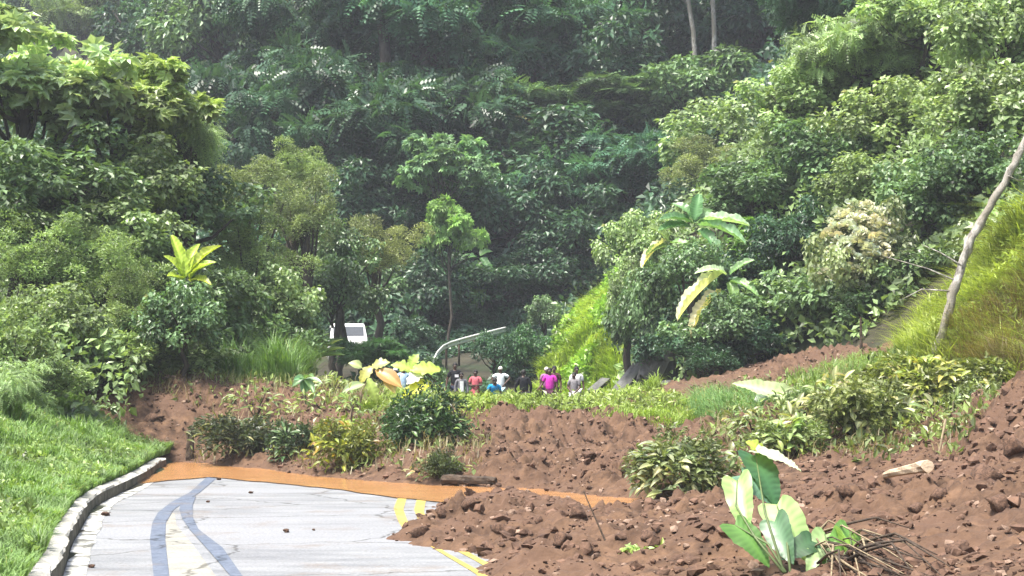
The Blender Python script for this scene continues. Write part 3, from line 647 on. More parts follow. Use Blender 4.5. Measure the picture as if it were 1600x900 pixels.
x, y, z = on_soil(200000, [(1470, 600), (1490, 545), (1520, 500), (1560, 470), (1660, 430), (1660, 600), (1560, 600)], (33, 46), 55, .05)
x, y, z = x[:9000], y[:9000], z[:9000]
grass('dry_grass', 'brown dry grass and roots hanging on the lower face of the hump', x, y, z + .12, .3 + .45 * r.random(len(x)), .014 + .012 * r.random(len(x)), (.20, .16, .065), 56, 1.3, (-.5, -.6))
def weeds(name, label, x, y, z, L, W, col, seed):
    q = np.random.default_rng(seed); n = len(x); e = unit(q.normal(size=(n, 3)) + np.array([-.2, -.4, .5]))
    t = np.clip(.5 + vnoise(x * .8, y * .8, seed) * .8 + q.normal(size=n) * .15, 0, .93); s_ = q.uniform(.6, 1.4, n)
    tag(link(name, leaves(name, np.stack([x, y, z], -1), e, unit(np.array([0, -.3, 1]) + q.normal(size=(n, 3)) * .5), L * s_, W * s_, 'rhomb', t), M_LEAF, color=col), label, 'weeds', kind='stuff')
n = 60000; x = r.uniform(.4, 6.6, n); y = r.uniform(62, 90, n); k = inpoly(x, y, SPUR) & (fbm(x * .8, y * .6, 91) > .02); x, y = x[k][:11000], y[k][:11000]
weeds('slope_weeds', 'leafy lime-green weeds growing through the bright slope grass', x, y, terrain(x, y) + .25 + .75 * r.random(len(x)) * np.clip(fbm(x * .8, y * .6, 91) * 2, .1, 1), .24, .13, (.27, .40, .06), 92)
n = 60000; y = 12 + 34 * r.random(n); u = .3 + 9 * r.random(n) ** 1.4; x = kerb_x(y) - u; k = (x > -.335 * y - 1) & (vnoise(x * .9, y * .9, 93) > .08) & (soil_s(x, y) < verge(u, y)); x, y, u = x[k][:9000], y[k][:9000], u[k][:9000]
weeds('verge_weeds', 'broad-leaved weeds among the grass of the verge', x, y, verge(u, y) + .03 + .14 * r.random(len(x)), .10, .055, (.20, .29, .085), 94)
x, y, z = on_soil(200000, [(560, 650), (620, 618), (760, 616), (1060, 622), (1100, 645), (1085, 668), (900, 656), (700, 656)], (38, 52), 95, .12)
weeds('crest_weeds', 'pale leafy weeds in the crest grass before the people', x[:5000], y[:5000], z[:5000] + .06 + .22 * r.random(len(x[:5000])), .16, .07, (.30, .37, .10), 96)

x, y, z = on_soil(200000, [(1430, 560), (1450, 500), (1510, 460), (1570, 380), (1620, 300), (1660, 290), (1660, 560), (1540, 590)], (35, 52), 57, .1)
weeds('hump_weeds', 'light weeds sprouting from the grassy hump', x[:6000], y[:6000], z[:6000] + .15 + .5 * r.random(len(x[:6000])), .20, .07, (.32, .38, .10), 58)
# torn stems and leaves lying about on the soil heap
for nm, lb, poly, dr, sd, n1, n2 in [('plant_debris', 'torn stems, straw and leaves littering the left of the soil heap', [(200, 610), (330, 596), (520, 600), (700, 622), (770, 690), (740, 752), (560, 745), (440, 730), (300, 722), (330, 660)], (31, 50), 301, 2600, 700),
                                 ('ridge_debris', 'torn stems and leaves littering the upper right mud', [(1090, 690), (1110, 625), (1240, 590), (1400, 545), (1560, 590), (1560, 650), (1500, 720), (1380, 735), (1240, 730), (1150, 715)], (26, 50), 311, 5000, 4200)]:
    x, y, z = on_soil(260000, poly, dr, sd, .16); x, y, z = x[:n1], y[:n1], z[:n1]
    grass(nm, lb, x, y, z - .01, .12 + .30 * r.random(len(x)), .010 + .014 * r.random(len(x)), (.21, .175, .085), sd + 1, 1.5)
    x, y, z = on_soil(260000, poly, dr, sd + 5, .2); x, y, z = x[:n2], y[:n2], z[:n2]
    weeds(nm.replace('debris', 'leaf_litter'), lb.replace('stems, straw and leaves', 'green leaves').replace('stems and leaves', 'green leaves'), x, y, z + .02 + .2 * r.random(len(x)), .17, .075, (.21, .27, .085), sd + 7)

# ------------------------------------------------------------------ clods on the landslide
def ico(sub):
    bm = bmesh.new(); bmesh.ops.create_icosphere(bm, subdivisions=sub, radius=1)
    v = np.array([a.co[:] for a in bm.verts]); f = np.array([[a.index for a in p.verts] for p in bm.faces]); bm.free(); return v, f
IV1, IF1 = ico(1); IV2, IF2 = ico(2)
def rock_shape(seed, V):
    q = np.random.default_rng(seed); v = V.copy()
    for _ in range(7):
        n = unit(q.normal(size=3)); c = q.uniform(.42, .85); d = v @ n; v -= np.maximum(d - c, 0)[:, None] * n
    return v * (1 + .16 * q.normal(size=(len(v), 1))) * np.array([q.uniform(.75, 1.3), q.uniform(.7, 1.1), q.uniform(.65, 1.05)])
shapes = [rock_shape(k, IV1) for k in range(14)]
def clod_field(name, label, n, sel, smin, smax, mat, seed, cat='soil'):
    q = np.random.default_rng(seed); x = q.uniform(-11.5, 13.5, n * 7); y = 11 + 39 * q.random(n * 7) ** 1.0; zs = soil_s(x, y)
    k = (zs > -.05) & (zs > np.where(kerb_x(y) - x > 0, verge(kerb_x(y) - x, y), -9) - .05) & (np.abs(x) < .34 * y) & sel(x, y, zs, q)
    x, y = x[k][:n], y[k][:n]; z = soil(x, y); n = len(x)
    s = smin + (smax - smin) * q.random(n) ** 5; co = []; tr = []
    rot = q.uniform(0, 6.28, n)
    for i in range(n):
        v = shapes[i % len(shapes)]; c, sn = math.cos(rot[i]), math.sin(rot[i])
        ta = q.normal() * .5; ca, sa = math.cos(ta), math.sin(ta); v = np.c_[v[:, 0] * ca - v[:, 2] * sa, v[:, 1], v[:, 0] * sa + v[:, 2] * ca]
        w = np.c_[v[:, 0] * c - v[:, 1] * sn, v[:, 0] * sn + v[:, 1] * c, v[:, 2] * .85] * s[i]
        co.append(w + (x[i], y[i], z[i] + s[i] * .12)); tr.append(IF1 + i * len(v))
    return tag(link(name, mesh_np(name, np.concatenate(co), np.concatenate(tr)), mat), label, cat, kind='stuff')
nograss = lambda x, y, z, q: ~((HY - F * (z - CZ) / y < 655) & (800 + F * x / y > 600) & (800 + F * x / y < 1080)) & ((800 + F * x / y < 1430) | (y < 33))
clod_field('small_clods', 'small broken clods strewn all over the landslide soil', 16000, lambda x, y, z, q: nograss(x, y, z, q) & (q.random(len(x)) < np.clip(1.4 - y / 48, .2, 1)) & (vnoise(x * .6, y * .6, 88) + .75 * q.random(len(x)) > .1), .018, .12, M_CLOD, 61)
clod_field('pale_gravel', 'small pale stones mixed into the landslide soil', 5200, nograss, .018, .085, M_STONE, 62)
big = [link('x', mesh_np('soil_clod', rock_shape(90 + k, IV2), IF2, smooth=True), M_CLOD) for k in range(5)]
for b in big: bpy.data.objects.remove(b)
bigm = [m for m in bpy.data.meshes if m.name.startswith('soil_clod')]
CL = [(660, 832, .16), (690, 802, .16), (735, 790, .14), (905, 805, .2), (880, 850, .17), (1010, 842, .15), (1210, 790, .12), (1320, 770, .14), (1470, 775, .2), (1560, 790, .22), (1585, 700, .3),
      (1540, 745, .25), (1430, 800, .15), (860, 735, .2), (920, 715, .2), (980, 735, .18), (1010, 700, .2), (240, 660, .25), (300, 640, .22), (170, 640, .2), (830, 690, .18), (1500, 860, .16), (780, 830, .14), (840, 815, .15), (1130, 830, .12)]
CLL = ['clod at the tip of the mud lobe on the road', 'clod on the lobe edge beside the double yellow line', 'clod on top of the mud lobe by the water', 'big clod in the middle of the lobe near the thin stick', 'clod on the lobe below the thin stick', 'clod between the seedling and the very large leaves', 'clod right of the very large leaves', 'clod left of the pale split log', 'clod right of the pale split log', 'large clod at the right edge below the bulge', 'very large clod on the reddish bulge at the right edge', 'large clod on the right above the split log', 'clod on the open mud right of the dry stems', 'clod on the far bank just above the water', 'clod halfway up the far mud above the water', 'clod just left of the pale uprooted bush', 'clod below the crest grass above the pale bush', 'clod on the face of the left mud tip', 'clod high on the left mud under the shrubs', 'leftmost clod on the mud tip over the verge', 'clod below the crest grass in front of the black jacket', 'clod at the bottom right of the near mud', 'clod at the near edge of the lobe by the buried yellow line', 'clod on the back of the lobe near the water', 'clod left of the very large leaves on the near mud']
def soil_at(px, py, d0=13, d1=50):
    ds = np.arange(d0, d1, .05); x = (px - 800) / F * ds; g_ = HY - F * (np.maximum(soil(x, ds), ground(x, ds)) - CZ) / ds
    ok = np.nonzero(g_ <= py)[0]; d = float(ds[ok[0]]) if len(ok) else d1
    return (px - 800) / F * d, d, float(np.maximum(soil(np.array([(px - 800) / F * d]), np.array([d])), ground(np.array([(px - 800) / F * d]), np.array([d])))[0])
for i, (px, py, s) in enumerate(CL):
    x, y, z = soil_at(px, py); o = link('soil_clod', bigm[i % 5], M_CLOD, loc=(x, y, z - s * .05)); o.scale = (s * .8, s * .75, s * .7); o.rotation_euler = (0, 0, i * 1.7)
    tag(o, 'reddish-brown ' + CLL[i], 'clod', 'large clods on the landslide')
stonem = mesh_np('road_stone', rock_shape(120, IV2), IF2)
for i, (px, py, s, lb) in enumerate([(165, 806, .075, 'dark red-brown stone on the road near the kerb'), (143, 887, .045, 'small dark stone on the road at the bottom left'), (447, 832, .06, 'pinkish pebble in the middle of the concrete road'),
      (392, 771, .05, 'dark pebble near the water on the open road'), (325, 785, .04, 'small pebble lying on the blue-grey band'), (490, 829, .03, 'tiny grey pebble right of the pinkish pebble'), (342, 750, .06, 'dark pebble at the edge of the water')]):
    x, y = GP(px, py); o = link('stone', stonem, M_CLOD, loc=(x, y, s * .35)); o.scale = (s * 1.3, s, s * .7); o.rotation_euler = (0, 0, i * 2.1); tag(o, lb, 'stone', 'stones scattered on the road')

# ------------------------------------------------------------------ single leaves, fronds, foreground plants
def strip_leaf(name, prof, droop=.3, fold=.18, torn=0.0, seed=0, n=12, pleat=0.0, back=0.0):
    """one leaf, length 1 along +X; prof(s) half-width; folded on the midrib, drooping to its tip"""
    q = np.random.default_rng(seed); co = []; f = []; tn = []
    for k in range(n + 1):
        s = k / n; w = prof(s); z = -droop * s * s; x = s - .12 * droop * s * s
        jl, jr = 1 - torn * q.random(), 1 - torn * q.random(); pl = pleat * (1 if k % 2 else -1)
        wave = .05 * w * math.sin(s * 19 + seed) if pleat else 0
        bk = back * (1 - s) ** 3; e1, e2 = (.10 - bk) * w, (.05 - bk * .6) * w
        co += [(x + e1, w * jl, z + fold * w + pl * 1.6 + wave), (x + e2, w * .5 * jl, z + fold * .62 * w + pl), (x, 0, z), (x + e2, -w * .5 * jr, z + fold * .62 * w + pl), (x + e1, -w * jr, z + fold * w + pl * 1.6 - wave)]
        tv = .22 if (k % 2 and pleat) else 0; tn += [.42 + tv * .6, .42 + tv, .80, .42 + tv, .42 + tv * .6]
        if k:
            a, b = 5 * (k - 1), 5 * k
            for j in range(4): f += [(a + j, b + j, b + j + 1), (a + j, b + j + 1, a + j + 1)]
    me = mesh_np(name, co, f, np.array(tn), smooth=True); me.materials.append(M_LEAF); return me
def heart(s): return max(.004, .56 * min(1, s * 9) ** .5 * math.sin(math.pi * min(1, (s * .9 + .1) ** .62)) ** .75 * (1.05 - .25 * s) * (1 + .035 * math.sin(s * 37)))
def ovalp(s): return max(.004, .5 * math.sin(math.pi * s ** .85) ** .85)
def banana(s): return max(.004, .5 * min(1, (s * 7) ** .7) * min(1, ((1 - s) * 3.2) ** .6))
def lobed(s): return max(.004, ovalp(s) * (1.0 + .22 * math.sin(s * 26)))
LM = dict(heart=[strip_leaf('leaf_heart', heart, .16 + .14 * k, .16 - .12 * k, .0, k, 22, .008, .75) for k in range(3)], oval=[strip_leaf('leaf_oval', ovalp, .2 + .2 * k, .25, 0, k, 5) for k in range(3)],
          banana=[strip_leaf('leaf_banana', banana, .25 + .22 * k, .3, .25, k, 22, .008) for k in range(3)], lobed=[strip_leaf('leaf_lobed', lobed, .25 + .2 * k, .1, .12, k, 14, .01) for k in range(3)])
def fern_mesh(seed, droop):
    v, f = [], []; n = 16
    for k in range(n):
        s = .1 + .9 * k / (n - 1); ll = .30 * math.sin(math.pi * (s * .82 + .12)) + .03; z = .25 * s - droop * s * s
        for sg in (1, -1):
            b = len(v); o = np.array([s, 0, z]); d = unit(np.array([.45, sg, -.35])); p = np.array([.03, 0, 0])
            v += [o - p * .6, o + d * ll * .5 + p * .5, o + d * ll, o + d * ll * .5 - p * .6]; f += [(b, b + 1, b + 2), (b, b + 2, b + 3)]
    b = len(v); v += [np.array([0, .008, 0]), np.array([0, -.008, 0]), np.array([.5, -.006, .125 - droop * .25]), np.array([.5, .006, .125 - droop * .25]), np.array([1, 0, .25 - droop])]
    f += [(b, b + 1, b + 2), (b, b + 2, b + 3), (b + 3, b + 2, b + 4)]
    me = mesh_np('fern_frond', np.array(v), f, np.full(len(v), .5)); me.materials.append(M_LEAF); return me
LM['fern'] = [fern_mesh(k, .35 + .2 * k) for k in range(3)]
def place_leaf(kind, base, tip, width, parent, col, nrm=(0, -.5, 1), i=0, name='leaf', roll=0.0, label=None):
    base, tip = Vector(base), Vector(tip); x = tip - base; L = x.length; x.normalize()
    y = Vector(nrm).cross(x).normalized(); z = x.cross(y)
    if roll: R = Matrix.Rotation(roll, 3, x); y, z = R @ y, R @ z
    o = link(name, LM[kind][i % len(LM[kind])], M_LEAF, parent, col)
    wk = 1 if kind == 'fern' else 2
    m = Matrix(((x.x * L, y.x * width * (1 if kind != 'fern' else 1), z.x * L * .8, base.x), (x.y * L, y.y * width, z.y * L * .8, base.y), (x.z * L, y.z * width, z.z * L * .8, base.z), (0, 0, 0, 1)))
    o.matrix_parent_inverse = Matrix.Identity(4)
    o.matrix_basis = Matrix.Translation(-parent.location) @ m
    if label: o['label'] = label
    return o
def stem(name, pts, r0, r1, mat, parent=None, seg=6, jit=0.0):
    pts = np.array([tuple(p) for p in pts], float)
    if parent is not None: pts = pts - np.array(parent.location)
    return link(name, mesh_np(name, *tube(pts, np.linspace(r0, r1, len(pts)), seg, jit, 3), smooth=True), mat, parent)
M_STEM = plain('green_stem', (.10, .14, .05), .6); M_DRY = noise_mat('dry_stem', (.13, .10, .06), (.30, .24, .15), 8, .9); M_DARKWOOD = noise_mat('dark_wood', (.03, .022, .016), (.09, .065, .045), 9, .9, bump=.4)
M_WOOD = noise_mat('split_wood', (.38, .28, .18), (.58, .46, .33), 9, .8, stretch=(.3, 2, 2), bump=.3)

def jitcol(c, v=.25, seed=None):
    k = 1 + random.uniform(-v, v); h = random.uniform(-.12, .12); return (c[0] * k * (1 + h), c[1] * k, c[2] * k * (1 - h))
def bush(name, label, px, py, w, h, d, n, L, W, col, base=None, droop=.1, kind='oval', fill='shrub', fillcol=None, group=None, cat='shrub', stems=7, alt=None, altp=0):
    """leafy shrub lying in the soil, its outer leaves single objects"""
    c = P(px, py, d); k = d / F; rx, rz = w * .5 * k, h * .5 * k; ry = min(rx, rz * 1.2)
    bx, by = base or (c.x, d); root = empty(name, (bx, by, gz(bx, by))); tag(root, label, cat, group); q = random.Random(int(px * 7 + py))
    b0 = Vector(root.location)
    for s in range(stems):
        a = q.uniform(0, 6.28); e = q.uniform(.2, 1.2); t = c + Vector((math.cos(a) * math.cos(e) * rx, math.sin(a) * math.cos(e) * ry, math.sin(e) * rz)) * .8
        stem('stem', [b0 - Vector((0, 0, .05)), (b0 + t) / 2 + Vector((0, 0, .06)), t], .018, .006, M_DARKWOOD, root, 5)
    for i in range(n):
        while True:
            e = Vector((q.gauss(0, 1), q.gauss(-.35, 1), q.gauss(.35, 1))).normalized()
            if e.z > -.55: break
        rr = q.uniform(.72, 1.04) * (1 + .16 * math.sin(e.x * 5 + px) * math.cos(e.z * 4))
        p = c + Vector((e.x * rx, e.y * ry, e.z * rz)) * rr
        p.z = max(p.z, gz(p.x, p.y) + .03)
        dd = (Vector((e.x, e.y * .7, e.z * .6)) + Vector((q.gauss(0, .5), q.gauss(0, .5), q.gauss(-droop, .4)))).normalized(); ll = L * q.uniform(.7, 1.3)
        cc = alt if alt and q.random() < altp else col
        place_leaf(kind, p - dd * ll * .3, p + dd * ll * .7, W * q.uniform(.75, 1.25) * 1.0, root, jitcol(cc, .35), (e.x * .4 + q.gauss(0, .3), e.y * .4 - .3, 1), i)
    if fill:
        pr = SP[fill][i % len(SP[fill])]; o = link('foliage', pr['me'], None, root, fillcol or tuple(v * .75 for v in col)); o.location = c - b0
        o.scale = (rx * .88 / pr['R'][0], ry * .88 / pr['R'][1], rz * .85 / pr['R'][2]); o.rotation_euler = (0, 0, q.uniform(0, 6))
    return root

FB = 'uprooted bushes on the landslide'
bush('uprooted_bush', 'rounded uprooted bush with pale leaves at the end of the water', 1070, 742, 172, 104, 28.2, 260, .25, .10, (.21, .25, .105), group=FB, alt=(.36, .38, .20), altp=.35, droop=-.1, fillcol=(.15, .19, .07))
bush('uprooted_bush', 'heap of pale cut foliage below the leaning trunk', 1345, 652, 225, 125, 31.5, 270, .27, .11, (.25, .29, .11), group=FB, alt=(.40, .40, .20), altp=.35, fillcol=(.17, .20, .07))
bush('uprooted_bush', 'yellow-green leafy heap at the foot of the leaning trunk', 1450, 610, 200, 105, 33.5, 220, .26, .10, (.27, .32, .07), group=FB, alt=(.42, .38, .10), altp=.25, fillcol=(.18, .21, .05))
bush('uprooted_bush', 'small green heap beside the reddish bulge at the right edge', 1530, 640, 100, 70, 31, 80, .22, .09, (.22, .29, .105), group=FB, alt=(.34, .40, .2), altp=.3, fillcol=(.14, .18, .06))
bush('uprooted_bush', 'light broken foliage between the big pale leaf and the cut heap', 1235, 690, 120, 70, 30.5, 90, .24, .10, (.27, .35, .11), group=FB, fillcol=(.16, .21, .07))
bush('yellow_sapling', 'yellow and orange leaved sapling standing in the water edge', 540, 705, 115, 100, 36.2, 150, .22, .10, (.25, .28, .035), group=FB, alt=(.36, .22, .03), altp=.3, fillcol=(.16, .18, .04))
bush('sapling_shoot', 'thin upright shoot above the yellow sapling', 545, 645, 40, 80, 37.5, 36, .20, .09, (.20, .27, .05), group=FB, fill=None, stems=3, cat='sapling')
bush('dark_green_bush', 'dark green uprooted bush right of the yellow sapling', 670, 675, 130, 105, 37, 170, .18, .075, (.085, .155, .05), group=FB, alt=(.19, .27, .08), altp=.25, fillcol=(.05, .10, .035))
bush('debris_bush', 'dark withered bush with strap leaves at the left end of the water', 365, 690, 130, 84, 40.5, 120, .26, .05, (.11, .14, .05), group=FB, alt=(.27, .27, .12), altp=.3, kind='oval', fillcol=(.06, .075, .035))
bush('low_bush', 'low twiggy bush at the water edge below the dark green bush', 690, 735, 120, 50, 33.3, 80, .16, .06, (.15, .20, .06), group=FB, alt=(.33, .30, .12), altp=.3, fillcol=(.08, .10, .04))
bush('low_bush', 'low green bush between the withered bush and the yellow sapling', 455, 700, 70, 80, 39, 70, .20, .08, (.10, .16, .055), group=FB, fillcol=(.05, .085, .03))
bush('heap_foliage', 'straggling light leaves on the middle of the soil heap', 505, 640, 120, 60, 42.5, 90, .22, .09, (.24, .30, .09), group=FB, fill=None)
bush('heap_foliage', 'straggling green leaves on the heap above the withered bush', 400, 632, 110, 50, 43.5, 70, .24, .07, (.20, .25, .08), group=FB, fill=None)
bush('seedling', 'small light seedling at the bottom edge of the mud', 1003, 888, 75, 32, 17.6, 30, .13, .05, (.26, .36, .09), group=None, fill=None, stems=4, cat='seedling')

# broad-leaved broken plant in the mud
root = empty('broad_leaf_plant', soil_at(1225, 890)); PD = root.location.y - .25; tag(root, 'broken plant with very large drooping leaves on the near mud', 'plant')
def pu(a): return P(a[0], a[1], PD + (890 - a[1]) * .006)      # upright plant: all of it stands at about the distance of its foot
def pv(a):
    return P(a[0], a[1], min(a[2], soil_at(a[0], a[1])[1] - .5))
for i, (b, t, w, c, nr, kd) in enumerate([((1183, 706, 25.2), (1256, 728, 24.6), .40, (.50, .56, .36), (.1, -.25, 1), 'heart'), ((1178, 712, 25), (1224, 782, 24.6), .46, (.055, .13, .05), (.5, -1, .5), 'heart'),
        ((1160, 742, 24.6), (1226, 778, 24.2), .36, (.12, .24, .15), (.1, -.8, .8), 'heart'), ((1152, 752, 24.2), (1166, 832, 23.8), .36, (.26, .38, .12), (-.3, -1, .3), 'heart'),
        ((1148, 820, 23.2), (1208, 874, 22.6), .40, (.085, .19, .04), (.2, -.8, .7), 'heart'), ((1214, 788, 23), (1268, 860, 22.4), .48, (.30, .42, .15), (.1, -1, .4), 'heart'),
        ((1210, 815, 23.3), (1236, 878, 22.9), .36, (.09, .17, .085), (-.4, -1, .2), 'heart'), ((1268, 845, 22.6), (1222, 868, 22.2), .30, (.04, .095, .035), (0, -.8, .6), 'heart'),
        ((1328, 830, 22.4), (1296, 892, 21.8), .36, (.15, .28, .065), (.3, -1, .4), 'heart'), ((1318, 832, 22.6), (1336, 878, 22.2), .30, (.20, .34, .06), (.5, -1, .2), 'heart'),
        ((1290, 835, 22.8), (1262, 888, 22.2), .30, (.20, .30, .11), (-.3, -1, .3), 'heart'), ((1165, 690, 26), (1205, 702, 25.7), .3, (.35, .42, .06), (0, -.5, 1), 'lobed')]):
    place_leaf(kd, pu(b), pu(t), w * .72, root, c, nr, i)
for pts in ([(1225, 895, 21.6), (1195, 800, 23.6), (1180, 708, 25.1)], [(1235, 895, 21.4), (1228, 830, 22.8), (1214, 790, 23.1)], [(1290, 895, 21), (1295, 860, 22.2), (1288, 832, 22.7)], [(1225, 895, 23.2), (1180, 840, 24), (1150, 790, 24.2), (1152, 750, 24.3)], [(1228, 895, 23), (1200, 850, 23), (1148, 820, 23)], [(1300, 895, 22), (1330, 850, 22), (1328, 830, 22)]):
    stem('stem', [pu(p) for p in pts], .014, .006, M_STEM, root)
# tangle of stems and roots at the bottom edge
root = empty('branch_tangle', soil_at(1370, 885)); tag(root, 'tangle of dry stems and roots below the very large leaves', 'branches'); q = random.Random(4)
for i in range(34):
    x0, y0 = q.uniform(1260, 1330), q.uniform(835, 880); x1, y1 = x0 + q.uniform(20, 160), y0 + q.uniform(-10, 75)
    a, b = pv((x0, y0, 22.4)), pv((x1, y1, 20.8)); m = (a + b) / 2 + Vector((q.uniform(-.15, .15), q.uniform(-.1, .1), q.uniform(-.05, .2)))
    stem('branch', [a, (a + m) / 2 + Vector((0, 0, .02)), m, (m + b) / 2, b], q.uniform(.008, .022), .005, [M_DRY, M_DARKWOOD, M_DARKWOOD][i % 3], root, 5)
# saplings with big round leaves on the crest
root = empty('round_leaf_sapling', (P(700, 690, 38.5).x, 38.5, gz(P(700, 690, 38.5).x, 38.5))); tag(root, 'leaning sapling with yellow-green round leaves before the people', 'sapling')
stem('stem', [pv((716, 690, 38.5)), pv((708, 640, 38.6)), pv((692, 606, 38.8)), pv((668, 585, 39)), pv((640, 585, 39.1))], .03, .012, M_DARKWOOD, root)
for i, (b, t, w, c) in enumerate([((690, 578, 39), (640, 572, 38.8), .42, (.36, .46, .07)), ((650, 580, 39.1), (615, 562, 38.9), .34, (.32, .44, .08)), ((675, 598, 38.9), (628, 604, 38.6), .44, (.50, .52, .035)),
        ((665, 578, 39), (634, 596, 38.7), .34, (.55, .56, .45)), ((640, 575, 39.2), (650, 552, 39.1), .3, (.30, .42, .08))]): place_leaf('lobed', pv(b), pv(t), w, root, c, (0, -.8, .7), i)
root = empty('tan_leaf_sapling', (P(560, 660, 39.5).x, 39.5, gz(P(560, 660, 39.5).x, 39.5))); tag(root, 'sapling with tan and yellow curled leaves left of the round-leaved one', 'sapling')
stem('stem', [pv((560, 665, 39.5)), pv((565, 610, 39.6)), pv((585, 575, 39.8))], .022, .01, M_DRY, root)
for i, (b, t, w, c, kd) in enumerate([((586, 578, 39.6), (628, 600, 39.2), .42, (.45, .27, .09), 'oval'), ((580, 574, 39.7), (604, 560, 39.5), .32, (.34, .36, .10), 'lobed'), ((582, 572, 39.8), (560, 590, 39.5), .30, (.36, .33, .08), 'lobed'),
        ((570, 600, 39.5), (535, 608, 39.2), .26, (.36, .46, .22), 'oval'), ((575, 590, 39.4), (590, 626, 39.1), .30, (.30, .37, .08), 'lobed'), ((566, 575, 39.9), (548, 562, 39.8), .26, (.36, .42, .16), 'oval'), ((600, 585, 39.5), (618, 612, 39.2), .3, (.5, .40, .15), 'oval')]): place_leaf(kd, pv(b), pv(t), w, root, c, (0, -.8, .7), i)
root = empty('star_leaf_plant', (P(478, 625, 43).x, 43, gz(P(478, 625, 43).x, 43))); tag(root, 'star-leaved green plant on the crest left of the tan sapling', 'plant')
stem('stem', [pv((478, 632, 43)), pv((476, 590, 43.1))], .02, .012, M_STEM, root)
for i in range(8):
    a = i / 8 * 6.28 + .3 + random.uniform(-.3, .3); L_ = random.uniform(17, 32)
    place_leaf('oval', pv((476, 592, 43)), pv((476 + math.cos(a) * L_, 598 - math.sin(a) * L_ * .75, 43 - random.uniform(.1, .7))), .20, root, jitcol((.15, .27, .11), .3), (random.uniform(-.4, .4), -.6, .8), i)
# lone big leaf and frond plants
def fronds(name, label, base_px, d, lst, kind, col, width, group=None, cat='plant', stemr=.03, v=.2):
    b = P(*base_px, d); root = empty(name, (b.x, d, gz(b.x, d))); tag(root, label, cat, group)
    hub = b
    if hub.z > root.location.z + .15: stem('stem', [Vector(root.location) - Vector((0, 0, .1)), hub], stemr * 1.4, stemr, M_STEM, root)
    for i, e in enumerate(lst):
        (bx, by), (tx, ty) = e[0], e[1]; dd = e[2] if len(e) > 2 else -.4; cc = e[3] if len(e) > 3 else jitcol(col, v); nn = e[4] if len(e) > 4 else (0, -.6, 1)
        p0, p1 = P(bx, by, d), P(tx, ty, d + dd); wd = width * (p1 - p0).length if kind == 'fern' else width
        if kind == 'fern': wd = (p1 - p0).length
        place_leaf(kind, p0, p1, wd, root, cc, nn, i)
    return root
BG = 'large-leaved herbs'
fronds('fallen_leaf_plant', 'single big pale banana-like leaf lying at the foot of the mud ridge', (1215, 625), 38, [((1228, 620), (1148, 592), -.3, (.50, .58, .30), (0, -.9, .8)), ((1200, 622), (1178, 648), -.3, (.06, .13, .05)), ((1215, 620), (1240, 640), -.2, (.3, .4, .15))], 'heart', (.4, .5, .2), .5)
fronds('yellow_strap_plant', 'bright yellow-green strap-leaved plant among the left bushes', (292, 450), 47.2, [((290, 432), (270, 362), 0), ((294, 432), (330, 370), 0), ((292, 432), (300, 372), 0), ((290, 435), (262, 395), -.3), ((296, 435), (324, 398), -.3), ((288, 436), (281, 376), 0), ((298, 436), (314, 408), -.4), ((286, 440), (268, 420), -.5), ((298, 440), (320, 425), -.5)], 'banana', (.36, .46, .06), .34)
fronds('banana_plant', 'banana-like plant with broad level leaves on the right slope', (1085, 395), 57.0, [((1090, 345), (1172, 338), -.6, (.36, .48, .28)), ((1088, 352), (1166, 352), -1.0, (.22, .38, .18)), ((1085, 345), (1062, 305), 0), ((1085, 345), (1092, 300), 0), ((1082, 350), (1040, 325), -.6), ((1085, 350), (1110, 312), .2), ((1080, 355), (1030, 350), -.6), ((1090, 360), (1130, 385), -1)], 'banana', (.10, .20, .065), .5, BG, stemr=.08)
fronds('heliconia_plant', 'large-leaved herb with two long pale leaves hanging left', (1140, 470), 54.5, [((1132, 425), (1046, 482), -1.0, (.62, .60, .40), (-.5, -.3, 1)), ((1130, 455), (1062, 496), -1.2, (.50, .46, .26), (-.5, -.3, 1)), ((1135, 430), (1100, 405), -.5, (.40, .52, .30)), ((1140, 430), (1175, 400), -.3), ((1140, 440), (1185, 445), -.8), ((1138, 440), (1160, 490), -1)], 'banana', (.14, .25, .08), .42, BG, stemr=.07)
fronds('heliconia_plant', 'large-leaved herb with one cream leaf arching over the bright grass', (1045, 420), 58.5, [((1042, 375), (995, 408), -.8, (.62, .55, .33), (-.6, -.3, 1)), ((1045, 378), (1020, 345), -.2), ((1048, 380), (1075, 372), -.6), ((1045, 385), (1010, 390), -.8), ((1046, 385), (1060, 415), -1)], 'banana', (.15, .25, .07), .40, BG, stemr=.07)
fronds('heliconia_plant', 'large-leaved herb with leaves swept left above the mud ridge', (1310, 520), 54.5, [((1320, 470), (1255, 490), -.8), ((1318, 480), (1248, 515), -1, (.34, .46, .26)), ((1320, 490), (1262, 530), -1, (.28, .42, .16)), ((1325, 465), (1268, 455), -.5), ((1325, 470), (1300, 430), 0), ((1328, 470), (1370, 445), 0), ((1325, 480), (1375, 490), -.8), ((1318, 500), (1290, 540), -1, (.40, .44, .2))], 'banana', (.15, .28, .10), .42, BG, stemr=.06)
fronds('wild_banana', 'young banana-like plant with bright drooping leaves in the dark forest edge', (745, 440), 89, [((745, 408), (728, 462), -1, (.20, .36, .10)), ((748, 408), (756, 470), -1, (.24, .38, .12)), ((746, 405), (738, 478), -1.2), ((750, 402), (776, 440), -1), ((745, 402), (720, 398), -.5), ((750, 400), (765, 385), 0)], 'banana', (.14, .27, .09), .55, BG, stemr=.08)
fronds('palm_shrub', 'spiky narrow-leaved plant left of the white vehicle', (495, 575), 56, [((495, 560), (495 + int(math.cos(a) * 44), 556 - int(math.sin(a) * 44)), -.3) for a in (.2, .6, 1.0, 1.35, 1.8, 2.2, 2.6, 3.0, 3.4)], 'oval', (.20, .28, .09), .16, BG)
